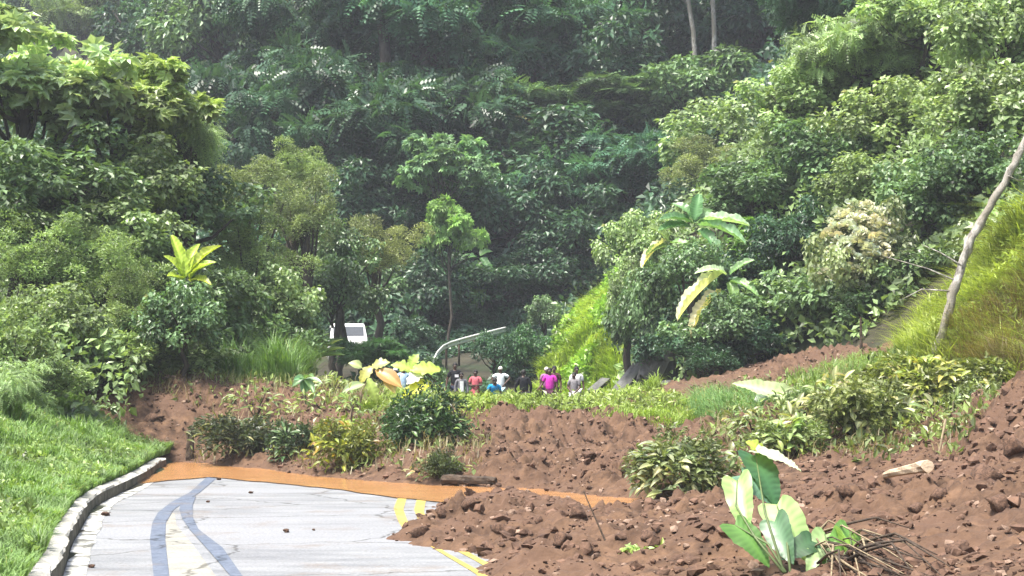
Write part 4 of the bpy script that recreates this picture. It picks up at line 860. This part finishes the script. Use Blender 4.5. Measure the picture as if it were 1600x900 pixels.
fronds('palm', 'small palm with fan of leaves in the upper right of the slope', (1545, 150), 62, [((1545, 120), (1545 + int(math.cos(a) * 75), 112 - int(math.sin(a) * 65)), -.6) for a in (-.6, -.2, .2, .6, 1.0, 1.4, 1.8, 2.3, 2.8, 3.2, 3.6)], 'fern', (.13, .24, .075), .3, BG, stemr=.07)
fronds('yellow_leaf_plant', 'small plant with one bright yellow leaf high on the right slope', (1292, 255), 66, [((1292, 238), (1296, 206), -.3, (.50, .56, .06)), ((1290, 240), (1278, 222), -.3, (.40, .5, .10)), ((1294, 242), (1312, 230), -.3)], 'banana', (.2, .34, .09), .32, BG)

# cream flowering shrub: green crown with heads of cream flowers as parts
root = plant('flowering_shrub', 'shrub covered in cream flower heads behind the leaning trunk', 'shrub', 1345, 395, 130, 160, 'vine', 'ol', foot=500, dmin=50)
q = random.Random(9); cr = [o for o in root.children if o.name.startswith('crown')][0]
fv, ff = [], []
for _ in range(26):
    e = unit(np.array([q.gauss(0, 1), q.gauss(0, 1), abs(q.gauss(0, 1)) + .1])); t1 = unit(np.cross(e, [.3, .5, .8])); t2 = np.cross(e, t1); b = len(fv); w = .34
    fv += [e * .55, e + t1 * w, e * 1.12, e - t1 * w]; ff += [(b, b + 1, b + 2), (b, b + 2, b + 3)]
flm = mesh_np('flower_head', np.array(fv), ff, np.repeat(np.random.default_rng(2).random(26), 4)); flm.materials.append(M_FLOWER)
for i in range(190):
    e = Vector((q.gauss(0, 1), q.gauss(-.8, .8), q.gauss(.35, .9))).normalized(); R = SP['vine'][0]['R']
    if e.y > .5: continue
    rr = q.uniform(.86, 1.08)
    o = link('flower_head', flm, None, root, jitcol((.62, .62, .47), .15)); s = cr.scale
    o.location = cr.location + Vector((e.x * R[0] * s[0], e.y * R[1] * s[1], e.z * R[2] * s[2])) * rr; k = q.uniform(.13, .26); o.scale = (k, k, k); o.rotation_euler = (q.uniform(-.4, .4), q.uniform(-.4, .4), q.uniform(0, 6))

# leaning bare trunk
TD = 38.0
root = empty('leaning_trunk', soil_at(1456, 578, 30, 48)); tag(root, 'bare pale mottled trunk leaning right over the grassy hump', 'tree trunk'); d0 = root.location.y
tp = [(1455, 582), (1462, 550), (1475, 510), (1490, 460), (1503, 415), (1520, 368), (1545, 325), (1570, 285), (1590, 245), (1606, 212), (1625, 175)]
tp = [P(a, b, d0 + .02 * i) for i, (a, b) in enumerate(tp)]
rad = [.12, .105, .10, .115, .095, .105, .095, .088, .09, .075, .065]
t_in = np.linspace(0, 10, 41); A = np.array([tuple(p) for p in tp]); pts = np.c_[[np.interp(t_in, range(11), A[:, k]) for k in range(3)]].T
pts += np.random.default_rng(3).normal(size=pts.shape) * .012
link('trunk', mesh_np('trunk', *tube(pts - np.array(root.location), np.interp(t_in, range(11), rad), 10, .10, 5), smooth=True), M_PALEBARK, root)
for a, b, c in [((1503, 415), (1470, 395), (1440, 382)), ((1497, 440), (1450, 420), (1380, 400)), ((1490, 455), (1440, 452), (1405, 470)), ((1575, 275), (1592, 282), (1604, 278))]:
    stem('branch', [P(*a, d0), P(*b, d0 + .3), P(*c, d0 + .5)], .022, .006, M_PALEBARK, root, 6)

# loose wood
def log(name, label, a, b, r0, r1, mat, cat, mid=None, flat=1.0):
    a, b = Vector(a), Vector(b); pts = [a + (b - a) * t for t in np.linspace(0, 1, 7)]
    o = link(name, mesh_np(name, *tube([tuple(p - a) for p in pts], np.linspace(r0, r1, 7), 8, .12, 5), smooth=False), mat, loc=a); return tag(o, label, cat)
x0, x1 = Vector(soil_at(1384, 752)), Vector(soil_at(1450, 742)); log('broken_log', 'pale split log lying below the cut heap', x0 + Vector((0, 0, .06)), x1 + Vector((0, 0, .09)), .05, .08, M_WOOD, 'log')
x0, x1 = Vector(soil_at(692, 757)), Vector(soil_at(775, 757)); log('dark_log', 'dark sodden log at the water edge right of the low bush', x0 + Vector((0, 0, .07)), x1 + Vector((0, 0, .05)), .11, .07, M_DARKWOOD, 'log')
x0 = Vector(soil_at(297, 718)); log('dark_stump', 'dark upright stump at the left end of the water', x0 - Vector((0, 0, .1)), x0 + Vector((.02, 0, .72)), .12, .09, M_DARKWOOD, 'stump')
x0 = Vector(soil_at(950, 843)); log('thin_stick', 'thin dark stick standing in the mud lobe', x0 - Vector((0, 0, .08)), P(912, 768, x0.y + .2), .012, .006, M_DARKWOOD, 'stick')
x0 = Vector(soil_at(1310, 800)); log('mud_post', 'short dark broken stem on the mud ridge before the flowering shrub', Vector(soil_at(1346, 545, 40, 55)) - Vector((0, 0, .1)), P(1345, 495, soil_at(1346, 545, 40, 55)[1]), .05, .03, M_DARKWOOD, 'stump')
x0 = Vector(soil_at(1500, 690, 20, 40)); log('pale_root', 'thin pale broken root hanging below the leafy heap on the right', P(1478, 655, x0.y - .6), P(1462, 728, x0.y - 1.0), .02, .012, M_DRY, 'root')

# two thin white trunks and two dark trunks whose tops leave the frame
for nm, lb, a, ft, bark, tr in [('thin_pale_tree', 'thin straight white trunk rising out of the top edge, right one of two', 1111, 230, M_PALEBARK, .15), ('thin_pale_tree', 'thin slightly leaning white trunk, left one of two', 1082, 230, M_PALEBARK, .15),
        ('tall_forest_tree', 'tall tree showing a dark forked trunk above the feathery trees', 592, 270, M_BARK, .34), ('tall_forest_tree', 'tall tree showing a dark straight trunk right of the forked one', 662, 270, M_BARK, .30)]:
    plant(nm, lb, T, a - (14 if 'leaning' in lb else 0), -150, 190, 130, 'broad', 'md', foot=ft, dmin=80, group=FAR, bark=bark, trunkr=tr, lean=(.9 if 'leaning' in lb else 0))

# ------------------------------------------------------------------ fill-in shrubs
ROAD2 = 'low shrubs beside the far road'
for nm, lb, px, py, w, h, sp, col, d in [
 ('leafy_shrub', 'bluish low shrub just above the people on the dark bank', 772, 552, 60, 60, 'shrub', (.075, .155, .085), 68),
 ('leafy_shrub', 'green shrub between the bluish shrub and the bright grass', 822, 545, 70, 76, 'vine', (.085, .18, .06), 70),
 ('leafy_shrub', 'green shrub hanging over the top of the dark bank', 850, 490, 60, 56, 'vine', 'md', 82),
 ('leafy_shrub', 'dark low shrub on the bank above the pale rail', 735, 495, 90, 40, 'vine', 'dk', 88),
 ('leafy_shrub', 'dim shrub left of the pale rail', 640, 520, 90, 50, 'vine', 'dk', 80),
 ('leafy_shrub', 'small shrub between the people and the bright flat-topped shrub', 660, 590, 70, 40, 'shrub', 'md', 64)]:
    plant(nm, lb, S, px, py, w, h, sp, col, d=d, group=ROAD2)
for nm, lb, px, py, w, h, sp, col, d in [
 ('leafy_shrub', 'bush in front of the yellow strap-leaved plant', 285, 500, 130, 120, 'vine', 'md', 46.2),
 ('leafy_shrub', 'light bush at the foot of the left bank above the mud tip', 190, 555, 130, 80, 'shrub', 'lt', 46),
 ('leafy_shrub', 'fine-leaved bush left of the bush before the yellow plant', 210, 495, 130, 120, 'fine', 'wm', 46.5),
 ('leafy_shrub', 'leafy low bush at the left edge below the rounded light shrub', 70, 500, 170, 110, 'vine', 'wm', 45),
 ('leafy_shrub', 'low leafy bush hiding the foot of the bank behind the left mud', 275, 560, 170, 80, 'vine', 'wm', 48),
 ('leafy_shrub', 'bush right of the yellow strap-leaved plant above the tall grass', 350, 490, 130, 110, 'bigleaf', 'md', 51),
 ('fern_bush', 'bush of arching ferny leaves at the left edge above the verge', 15, 600, 120, 80, 'weep', 'lt', 36),
 ('leafy_shrub', 'light leafy bush on the verge corner before the mud tip', 60, 600, 130, 70, 'shrub', 'lt', 41)]:
    plant(nm, lb, S, px, py, w, h, sp, col, d=d, group=LEFT)
for nm, lb, px, py, w, h, sp, col, d in [
 ('slope_shrub', 'dark creeper bush in front of the banana-like plant stem', 1080, 420, 110, 90, 'vine', 'md', 56.3),
 ('slope_shrub', 'leafy bush under the long pale hanging leaves', 1130, 505, 130, 90, 'vine', 'md', 54.0),
 ('slope_shrub', 'light creeper on the edge between bright grass and dark rock', 985, 445, 60, 90, 'vine', 'wm', 60),
 ('slope_shrub', 'dark hanging creeper mass between bright grass and banana-like plant', 1012, 490, 100, 160, 'vine', 'md', 58.6),
 ('slope_shrub', 'dark creeper mass low over the grey rock', 1090, 532, 120, 70, 'vine', 'dk', 55.5),
 ('slope_shrub', 'glossy bush right of the long pale hanging leaves', 1215, 465, 90, 80, 'glossy', 'lt', 54.5),
 ('slope_shrub', 'low fern-like bush at the left end of the mud ridge', 1110, 570, 90, 50, 'shrub', 'dk', 53),
 ('slope_shrub', 'dark bush above the grey rock face', 1025, 540, 90, 70, 'vine', 'dk', 58.2)]:
    plant(nm, lb, S, px, py, w, h, sp, col, d=d, group=RIGHT, warn=False)
bush('uprooted_bush', 'leafy litter heap in front of the fine drooping grass', 1180, 665, 110, 50, 33.5, 70, .22, .085, (.20, .27, .08), group=FB, alt=(.34, .33, .14), altp=.3, fill=None)
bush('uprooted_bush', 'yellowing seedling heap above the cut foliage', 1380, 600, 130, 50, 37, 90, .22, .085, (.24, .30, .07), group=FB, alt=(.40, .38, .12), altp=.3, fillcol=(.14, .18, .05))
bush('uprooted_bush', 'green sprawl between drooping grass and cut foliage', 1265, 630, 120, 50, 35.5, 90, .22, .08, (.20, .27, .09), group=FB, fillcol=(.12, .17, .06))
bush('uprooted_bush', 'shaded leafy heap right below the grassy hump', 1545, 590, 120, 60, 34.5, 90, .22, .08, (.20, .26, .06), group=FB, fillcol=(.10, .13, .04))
bush('heap_foliage', 'pale green leaves poking up on the crest right of the star-leaved plant', 520, 605, 60, 40, 44.5, 40, .24, .10, (.30, .36, .13), group=FB, fill=None)
bush('heap_foliage', 'dark stems and leaves hanging over the middle of the heap', 600, 665, 80, 60, 40, 70, .20, .06, (.13, .17, .05), group=FB, alt=(.30, .30, .12), altp=.3, fill=None)

# ------------------------------------------------------------------ rock face and slabs below the right slope
M_ROCK = noise_mat('grey_rock', (.06, .06, .055), (.17, .17, .165), 2.2, .8, 7, c3=(.05, .055, .04), bump=.8)
def rock(name, label, px, py, d, sx, sy, sz, seed, mat=M_ROCK, rot=(0, 0, 0)):
    v, f = rock_shape(seed, IV2), IF2; c = P(px, py, d)
    o = link(name, mesh_np(name, v, f), mat, loc=c); o.scale = (sx, sy, sz); o.rotation_euler = rot; return tag(o, label, 'rock', 'rocks below the right-hand slope')
rock('rock_face', 'big grey wet rock at the foot of the dark bush', 1032, 590, 58, .75, .7, .95, 201)
rock('rock_face', 'upright dark rock left of the big grey rock', 1008, 592, 58.6, .32, .5, .9, 202)
rock('rock_face', 'pale grey boulder leaning on the big grey rock', 1044, 606, 57, .5, .4, .45, 203)
def slab(name, label, a, b, d, w, th):
    a, b = P(*a, d), P(*b, d + .8); x = (b - a); L = x.length; o = link(name, bpy.data.meshes.new(name), None)
    bm = bmesh.new(); bmesh.ops.create_cube(bm, size=1); bmesh.ops.scale(bm, vec=(L, w, th), verts=bm.verts); bmesh.ops.subdivide_edges(bm, edges=bm.edges, cuts=3)
    for v in bm.verts: v.co += Vector([random.uniform(-.02, .02) for _ in range(3)])
    bm.to_mesh(o.data); bm.free(); o.data.materials.append(M_ROCK); o.location = (a + b) / 2; o.rotation_euler = x.to_track_quat('X', 'Z').to_euler(); return tag(o, label, 'slab', 'slanting slabs below the bright grass')
slab('concrete_slab', 'long slanting grey slab running up beside the rock', (962, 618), (1008, 560), 59.2, .7, .14)
slab('concrete_slab', 'short grey slab slanting out of the bright grass', (925, 612), (946, 593), 62, .45, .12)

# ------------------------------------------------------------------ guard rail on the road behind the people
M_GALV = plain('galvanised_steel', (.62, .62, .58), .45, .0)
rp = [P(676, 566, 69.5), P(682, 553, 70.5), P(692, 543, 72), P(705, 537.5, 73.5), P(725, 531.5, 76), P(745, 526, 78.5), P(768, 520, 81), P(790, 514.5, 83.5)]
root = empty('guard_rail', (rp[3].x, rp[3].y, gz(rp[3].x, rp[3].y))); tag(root, 'pale guard rail climbing behind the people, its left end bent down', 'guard rail')
co = []; f = []; prof2 = [(0, -.16), (.04, -.11), (.04, -.06), (0, -.02), (0, .02), (.04, .06), (.04, .11), (0, .16)]
rt = np.linspace(0, 7, 36); RA = np.array([tuple(p) for p in rp]); rq = np.c_[[np.interp(rt, range(8), RA[:, k]) for k in range(3)]].T - np.array(root.location)
for k, p in enumerate(rq):
    t = unit(rq[min(k + 1, 35)] - rq[max(k - 1, 0)]); nrm = unit(np.cross(t, [0, 0, 1])); upv = np.cross(nrm, t); sc_ = np.interp(k, [0, 14], [.45, 1])
    for a, b in prof2: co.append(p + nrm * a + upv * b * sc_ * .85)
    if k:
        for j in range(7): f.append(((k - 1) * 8 + j, k * 8 + j, k * 8 + j + 1, (k - 1) * 8 + j + 1))
ob = link('beam', mesh_np('beam', co, f, smooth=True), M_GALV, root); md = ob.modifiers.new('thick', 'SOLIDIFY'); md.thickness = .012
for k in range(12, 36, 6):
    p = rq[k] + np.array(root.location); g0 = min(gz(p[0], p[1]), p[2] - .5)
    stem('post', [Vector((p[0], p[1] + .1, g0 - .1)), Vector((p[0], p[1] + .1, p[2] + .08))], .05, .05, M_DARKWOOD, root, 6)
a = P(724, 562, 66.5); link('x', bpy.data.meshes.new('x')); bpy.data.objects.remove(bpy.data.objects['x'])
log('pale_branch', 'short pale branch lying on the dark bank under the rail', (a.x, a.y, gz(a.x, a.y) + .08), (a.x + .6, a.y + .5, gz(a.x + .6, a.y + .5) + .12), .05, .04, M_WOOD, 'branch')

# ------------------------------------------------------------------ white minibus up the road on the left
def van():
    d = 76; c = P(545, 540, d); g0 = gz(c.x, d); root = empty('parked_van', (c.x, d, g0), math.radians(8)); tag(root, 'white van half hidden behind the bright flat-topped shrub', 'van')
    top = P(545, 505, d).z - g0; Wd, Ln = .88, 4.4
    white = plain('van_paint', (.80, .80, .80), .3, spec=.5, var=.03); glass = plain('van_glass', (.05, .06, .07), .1, spec=.6); blk = plain('rubber', (.02, .02, .02), .8); lamp = plain('lamp_glass', (.7, .7, .66), .15)
    b0 = top - 1.6
    sec = [(-.0, .25, .95), (-.02, .62, 1.0), (.18, .98, .98), (.62, 1.55, .86), (.95, 1.62, .84), (3.9, 1.62, .84), (4.35, 1.45, .86), (4.4, .9, 1.0), (4.4, .25, .97)]
    bm = bmesh.new(); Ls = []; Rs = []
    for (yy, zz, ww) in sec:
        Ls.append(bm.verts.new((-Wd * ww, yy, zz + b0))); Rs.append(bm.verts.new((Wd * ww, yy, zz + b0)))
    for k in range(len(sec) - 1): bm.faces.new((Ls[k], Rs[k], Rs[k + 1], Ls[k + 1]))
    bm.faces.new((Ls[-1], Rs[-1], Rs[0], Ls[0])); bm.faces.new(Ls); bm.faces.new(Rs[::-1]); bmesh.ops.recalc_face_normals(bm, faces=bm.faces)
    me = bpy.data.meshes.new('body'); bm.to_mesh(me); bm.free(); o = link('body', me, white, root); bv = o.modifiers.new('b', 'BEVEL'); bv.width = .05; bv.segments = 3
    def box(nm, x0, x1, y0, y1, z0, z1, mat, tilt=None):
        m = mesh_np(nm, [(x0, y0, z0), (x1, y0, z0), (x1, y1, z0), (x0, y1, z0), (x0, y0 + (tilt or 0), z1), (x1, y0 + (tilt or 0), z1), (x1, y1 + (tilt or 0), z1), (x0, y1 + (tilt or 0), z1)], [(0, 3, 2, 1), (4, 5, 6, 7), (0, 1, 5, 4), (1, 2, 6, 5), (2, 3, 7, 6), (3, 0, 4, 7)]); return link(nm, m, mat, root)
    box('windscreen', -.70, .70, .20, .26, 1.03 + b0, 1.46 + b0, glass, .33)
    for sg in (-1, 1):
        box('side_window', sg * .80 - .04, sg * .80 + .05, .8, 3.8, 1.02 + b0, 1.42 + b0, glass)
        box('headlight', sg * .68 - .14, sg * .68 + .14, -.05, .06, .62 + b0, .80 + b0, lamp)
        for yy in (.85, 3.5):
            m = mesh_np('wheel', *tube([(sg * .62, yy, .33), (sg * .90, yy, .33)], [.33, .33], 16)); wo = link('wheel', m, blk, root); link('hub', mesh_np('hub', *tube([(sg * .905, yy, .33), (sg * .92, yy, .33)], [.18, .16], 12)), lamp, wo)
    box('bumper', -.84, .84, -.10, .02, .25 + b0 * .6, .50 + b0, blk)
    box('chassis', -.80, .80, .1, 4.2, .22, .4 + b0, blk)
van()

# ------------------------------------------------------------------ people
_mats = {}
def cloth(c):
    if c not in _mats: _mats[c] = plain('cloth_%d' % len(_mats), c, .85, spec=.15, var=.15, scale=14)
    return _mats[c]
SKIN = plain('skin', (.085, .045, .03), .5, var=.1); HAIR = plain('hair', (.012, .010, .009), .7)
def skin_obj(name, V, E, R, mat, parent, roots=(0,), sub=1):
    me = bpy.data.meshes.new(name); me.from_pydata([tuple(v) for v in V], E, []); o = link(name, me, mat, parent)
    m = o.modifiers.new('skin', 'SKIN'); m.use_smooth_shade = True; sv = me.skin_vertices[0].data
    for i, r_ in enumerate(R): sv[i].radius = r_ if isinstance(r_, tuple) else (r_, r_); sv[i].use_root = i in roots
    s_ = o.modifiers.new('sub', 'SUBSURF'); s_.levels = sub; s_.render_levels = sub
    return o
def ellipsoid(c, r_, cut=None, n=10, m=7):
    co, f = [], []
    for i in range(m + 1):
        t = math.pi * i / m * (cut or 1)
        for j in range(n): p = 2 * math.pi * j / n; co.append((c[0] + r_[0] * math.sin(t) * math.cos(p), c[1] + r_[1] * math.sin(t) * math.sin(p), c[2] + r_[2] * math.cos(t)))
        if i:
            for j in range(n): f.append(((i - 1) * n + j, i * n + j, i * n + (j + 1) % n, (i - 1) * n + (j + 1) % n))
    return co, f
def person(label, px, head_py, d, h, shirt, trouser, rot=0, arms=None, bend=0.0, hat=None, sleeve='short', emblem=None, skirt=None, group='people standing beyond the landslide', sit=0.0, inner=None, wide=1.0):
    """head_py: photo row of the crown of the head"""
    top = P(px, head_py, d); gx, gy_ = top.x, d; g0 = gz(gx, gy_)
    k = (top.z - g0) / (1.74 - sit); k = min(max(k, .85 * h / 1.74), 1.12 * h / 1.74)
    root = empty('person', (gx, gy_, g0), rot); tag(root, label, 'person', group)
    def B(p):                          # bend the trunk forward about the hips
        x, y, z = p; z -= sit if z > .6 else 0
        if z > .92 - sit and bend:
            dz = z - (.92 - sit); c, s_ = math.cos(bend), math.sin(bend); y, z = y * c - dz * s_, (.92 - sit) + dz * c + y * s_
        return (x * k, y * k, z * k)
    hip = .9
    arms = arms or [((-.25, .02, 1.13), (-.26, -.06, .88)), ((.25, .02, 1.13), (.26, -.06, .88))]
    kn = -.01 - sit * .75
    V = [(0, 0, .94), (0, 0, 1.08), (0, .01, 1.28), (0, .01, 1.42), (0, 0, 1.49), (0, -.01, 1.55), (0, -.015, 1.64), (0, 0, 1.72)]
    R = [(.15 * wide, .11), (.135 * wide, .10), (.165 * wide, .11), (.09, .07), .052, (.07, .085), (.078, .095), (.045, .055)]
    E = [(0, 1), (1, 2), (2, 3), (3, 4), (4, 5), (5, 6), (6, 7)]
    V += [(0, -.115, 1.605)]; R += [.014]; E += [(6, 8)]                                        # nose
    armv = []
    for sg, (el, wr) in zip((-1, 1), arms):
        n = len(V); wv = Vector(wr); dv = (wv - Vector(el)).normalized()
        V += [(sg * .18, .01, 1.40), el, wr, tuple(wv + dv * .085)]; R += [.066, .046, .033, (.042, .022)]; E += [(3, n), (n, n + 1), (n + 1, n + 2), (n + 2, n + 3)]; armv.append((n, wv + dv * .085, dv, sg))
    for sg in (-1, 1):
        n = len(V); V += [(sg * .095, 0, .86), (sg * .11, kn, .49), (sg * .11, .02, .09), (sg * .12, -.13, .035)]; R += [.09, .062, .042, .04]; E += [(0, n), (n, n + 1), (n + 1, n + 2), (n + 2, n + 3)]
    roots = [0]
    for n, hp, dv, sg in armv:                                                                  # fingers and thumb
        sd = dv.cross(Vector((0, 1, 0))).normalized() if abs(dv.y) < .9 else Vector((1, 0, 0))
        for q_, (o_, l_) in enumerate([(-.03, .06), (-.01, .075), (.01, .07), (.03, .055), (.045, .045)]):
            n2 = len(V); p0 = hp + sd * o_ - dv * (.05 if q_ == 4 else .01); p1 = p0 + dv * l_ * .6 + (sd * .03 if q_ == 4 else Vector()); p2 = p1 + dv * l_ * .5 + Vector((0, -.012, 0))
            V += [tuple(p0), tuple(p1), tuple(p2)]; R += [.010, .009, .007]; E += [(n2, n2 + 1), (n2 + 1, n2 + 2)]; roots.append(n2)
    V = [B(v) for v in V]; R = [tuple(a * k for a in (r_ if isinstance(r_, tuple) else (r_, r_))) for r_ in R]
    bo = skin_obj('body', V, E, R, SKIN, root, roots)
    sl_ = {'short': .75, 'long': 1.9, 'none': .12}[sleeve]
    SV = [(0, 0, .86), (0, 0, 1.08), (0, .01, 1.28), (0, .01, 1.425)]; SR = [(.175 * wide, .135), (.165 * wide, .125), (.19 * wide, .135), (.10, .085)]; SE = [(0, 1), (1, 2), (2, 3)]
    for sg, (el, wr) in zip((-1, 1), arms):
        n = len(SV); s0 = Vector((sg * .185, .01, 1.40)); e0 = Vector(el); w0 = Vector(wr)
        SV.append(tuple(s0)); SR.append(.085); SE.append((3, n))
        if sl_ < 1: SV.append(tuple(s0.lerp(e0, sl_))); SR.append(.066); SE.append((n, n + 1))
        else: SV += [tuple(e0), tuple(e0.lerp(w0, .92))]; SR += [.062, .048]; SE += [(n, n + 1), (n + 1, n + 2)]
    so = skin_obj('shirt', [B(v) for v in SV], SE, [tuple(a * k for a in (r_ if isinstance(r_, tuple) else (r_, r_))) for r_ in SR], cloth(shirt), root)
    TV = [(0, 0, .93)]; TR = [(.165 * wide, .13)]; TE = []
    for sg in (-1, 1):
        n = len(TV); TV += [(sg * .095, 0, .85), (sg * .11, kn, .49), (sg * .11, .02, .13)]; TR += [.105, .078, .06]; TE += [(0, n), (n, n + 1), (n + 1, n + 2)]
    skin_obj('trousers', [B(v) for v in TV], TE, [tuple(a * k for a in (r_ if isinstance(r_, tuple) else (r_, r_))) for r_ in TR], cloth(trouser), root)
    if skirt:
        n = 14; co = []; f = []
        for i, (zz, rr) in enumerate([(1.0, .16), (.8, .23), (.5, .28), (.25, .31)]):
            for j in range(n): a = 6.283 * j / n; w = rr * (1 + .07 * math.sin(a * 5 + i)); co.append(B((w * math.cos(a), w * math.sin(a) * .85, zz)))
            if i:
                for j in range(n): f.append(((i - 1) * n + j, i * n + j, i * n + (j + 1) % n, (i - 1) * n + (j + 1) % n))
        link('skirt', mesh_np('skirt', co, f, smooth=True), cloth(skirt), root)
    hc = B((0, .012, 1.655)); co, f = ellipsoid((0, 0, 0), (.094 * k, .112 * k, .105 * k), .58)
    ho = link('cap' if hat else 'hair', mesh_np('hair', co, f, smooth=True), cloth(hat) if hat else HAIR, root); ho.location = hc; ho.rotation_euler = (-.35 + bend, 0, 0)
    for sg in (-1, 1):
        p = B((sg * .083, .01, 1.60)); co, f = ellipsoid(p, (.012 * k, .02 * k, .03 * k), n=6, m=4); link('ear', mesh_np('ear', co, f, smooth=True), SKIN, bo)
        p = B((sg * .032, -.092, 1.625)); co, f = ellipsoid(p, (.012 * k, .008 * k, .008 * k), n=6, m=4); link('eye', mesh_np('eye', co, f, smooth=True), cloth((.6, .6, .58)), bo)
    p = B((0, -.095, 1.56)); co, f = ellipsoid(p, (.026 * k, .010 * k, .008 * k), n=6, m=4); link('mouth', mesh_np('mouth', co, f, smooth=True), cloth((.10, .03, .03)), bo)
    if emblem or inner:
        w_, z0, z1, c_ = (.07, 1.22, 1.32, emblem) if emblem else (.075, .95, 1.38, inner); co = []; f = []
        for i in range(5):
            for j in range(5):
                x = -w_ + 2 * w_ * j / 4; z = z0 + (z1 - z0) * i / 4; co.append(B((x + (.05 if emblem else 0), -.158 + .6 * x * x, z)))
                if i and j: a = i * 5 + j; f.append((a - 6, a - 5, a, a - 1))
        link('shirt_print' if emblem else 'undershirt', mesh_np('front', co, f, smooth=True), cloth(c_), so)
    return root
WH = (.75, .76, .74); BK = (.014, .015, .018); NV = (.03, .035, .06)
person('person in a pale blue shirt behind the round leaves', 630, 571, 61, 1.68, (.45, .62, .78), NV, rot=.3)
person('person in a white cap beside the pale blue shirt, mostly hidden by leaves', 618, 575, 61.8, 1.66, (.62, .62, .60), NV, rot=-.3, hat=(.72, .74, .78))
person('tall person in a black t-shirt with a white chest print', 711, 567, 62.5, 1.80, BK, NV, rot=.1, emblem=(.8, .8, .8), arms=[((-.28, .02, 1.14), (-.32, -.05, .90)), ((.25, .02, 1.13), (.24, -.08, .88))])
person('shorter person in a grey jacket over a white shirt', 721, 582, 61.2, 1.5, (.14, .14, .15), NV, rot=.1, sleeve='long', inner=WH)
person('person in a coral red shirt with folded arms', 743, 578, 61.8, 1.62, (.50, .12, .14), (.26, .07, .08), rot=-.2, arms=[((-.26, -.02, 1.14), (-.02, -.19, 1.10)), ((.26, -.02, 1.14), (.04, -.20, 1.12))], skirt=(.42, .11, .12))
person('person in a bright blue shirt stooping in front of the white shirt', 771, 588, 60.2, 1.6, (.02, .27, .55), NV, rot=.2, bend=.45, arms=[((-.27, -.06, 1.16), (-.20, -.22, .98)), ((.27, -.06, 1.16), (.20, -.22, .98))], sit=.18)
person('person in a white shirt and cap with elbows spread wide', 782, 573, 62.6, 1.72, (.72, .78, .78), (.40, .58, .66), rot=0, hat=(.70, .70, .62), arms=[((-.36, .03, 1.28), (-.16, -.10, 1.06)), ((.38, .03, 1.30), (.17, -.10, 1.06))], wide=1.05)
person('broad person in a black jacket seen from behind', 818, 578, 60.6, 1.70, BK, BK, rot=math.pi, sleeve='long', wide=1.2, arms=[((-.29, .02, 1.14), (-.27, -.08, .90)), ((.29, .02, 1.14), (.27, -.08, .90))])
person('person in a magenta shirt with arms held out', 859, 575, 61, 1.66, (.52, .04, .36), (.06, .02, .04), rot=-.2, arms=[((-.28, .0, 1.16), (-.36, -.14, 1.02)), ((.27, .02, 1.13), (.27, -.06, .88))], wide=1.05)
person('person in dark clothes just behind the magenta shirt', 866, 572, 62.2, 1.70, (.07, .03, .03), BK, rot=-.2)
person('person in a pale cap left behind the magenta shirt', 854, 574, 62.6, 1.68, (.30, .12, .25), BK, rot=.2, hat=(.70, .62, .55))
person('person in a white shirt standing behind the one in grey', 901, 573, 61.8, 1.72, WH, (.6, .6, .6), rot=.1)
person('person in a grey top and white skirt right of the magenta shirt', 897, 582, 60.6, 1.56, (.20, .19, .20), (.6, .6, .6), rot=-.3, skirt=WH, arms=[((-.26, -.02, 1.14), (-.10, -.20, 1.0)), ((.25, -.02, 1.13), (.14, -.20, .98))])

# ------------------------------------------------------------------ haze
HZ = 90.0
hm = mesh_np('haze', [(-530, -70, -4), (530, -70, -4), (530, 520, -4), (-530, 520, -4), (-530, -70, HZ), (530, -70, HZ), (530, 520, HZ), (-530, 520, HZ)], [(0, 3, 2, 1), (4, 5, 6, 7), (0, 1, 5, 4), (1, 2, 6, 5), (2, 3, 7, 6), (3, 0, 4, 7)])
m = bpy.data.materials.new('haze'); m.use_nodes = True; N = m.node_tree.nodes; N.remove(N['Principled BSDF'])
pvn = N.new('ShaderNodeVolumePrincipled'); pvn.inputs['Color'].default_value = (.88, .93, 1, 1); pvn.inputs['Density'].default_value = .00055; pvn.inputs['Anisotropy'].default_value = 0
m.node_tree.links.new(pvn.outputs[0], N['Material Output'].inputs['Volume'])
tag(link('haze', hm, m), 'thin pale haze over the valley', 'haze', kind='stuff')
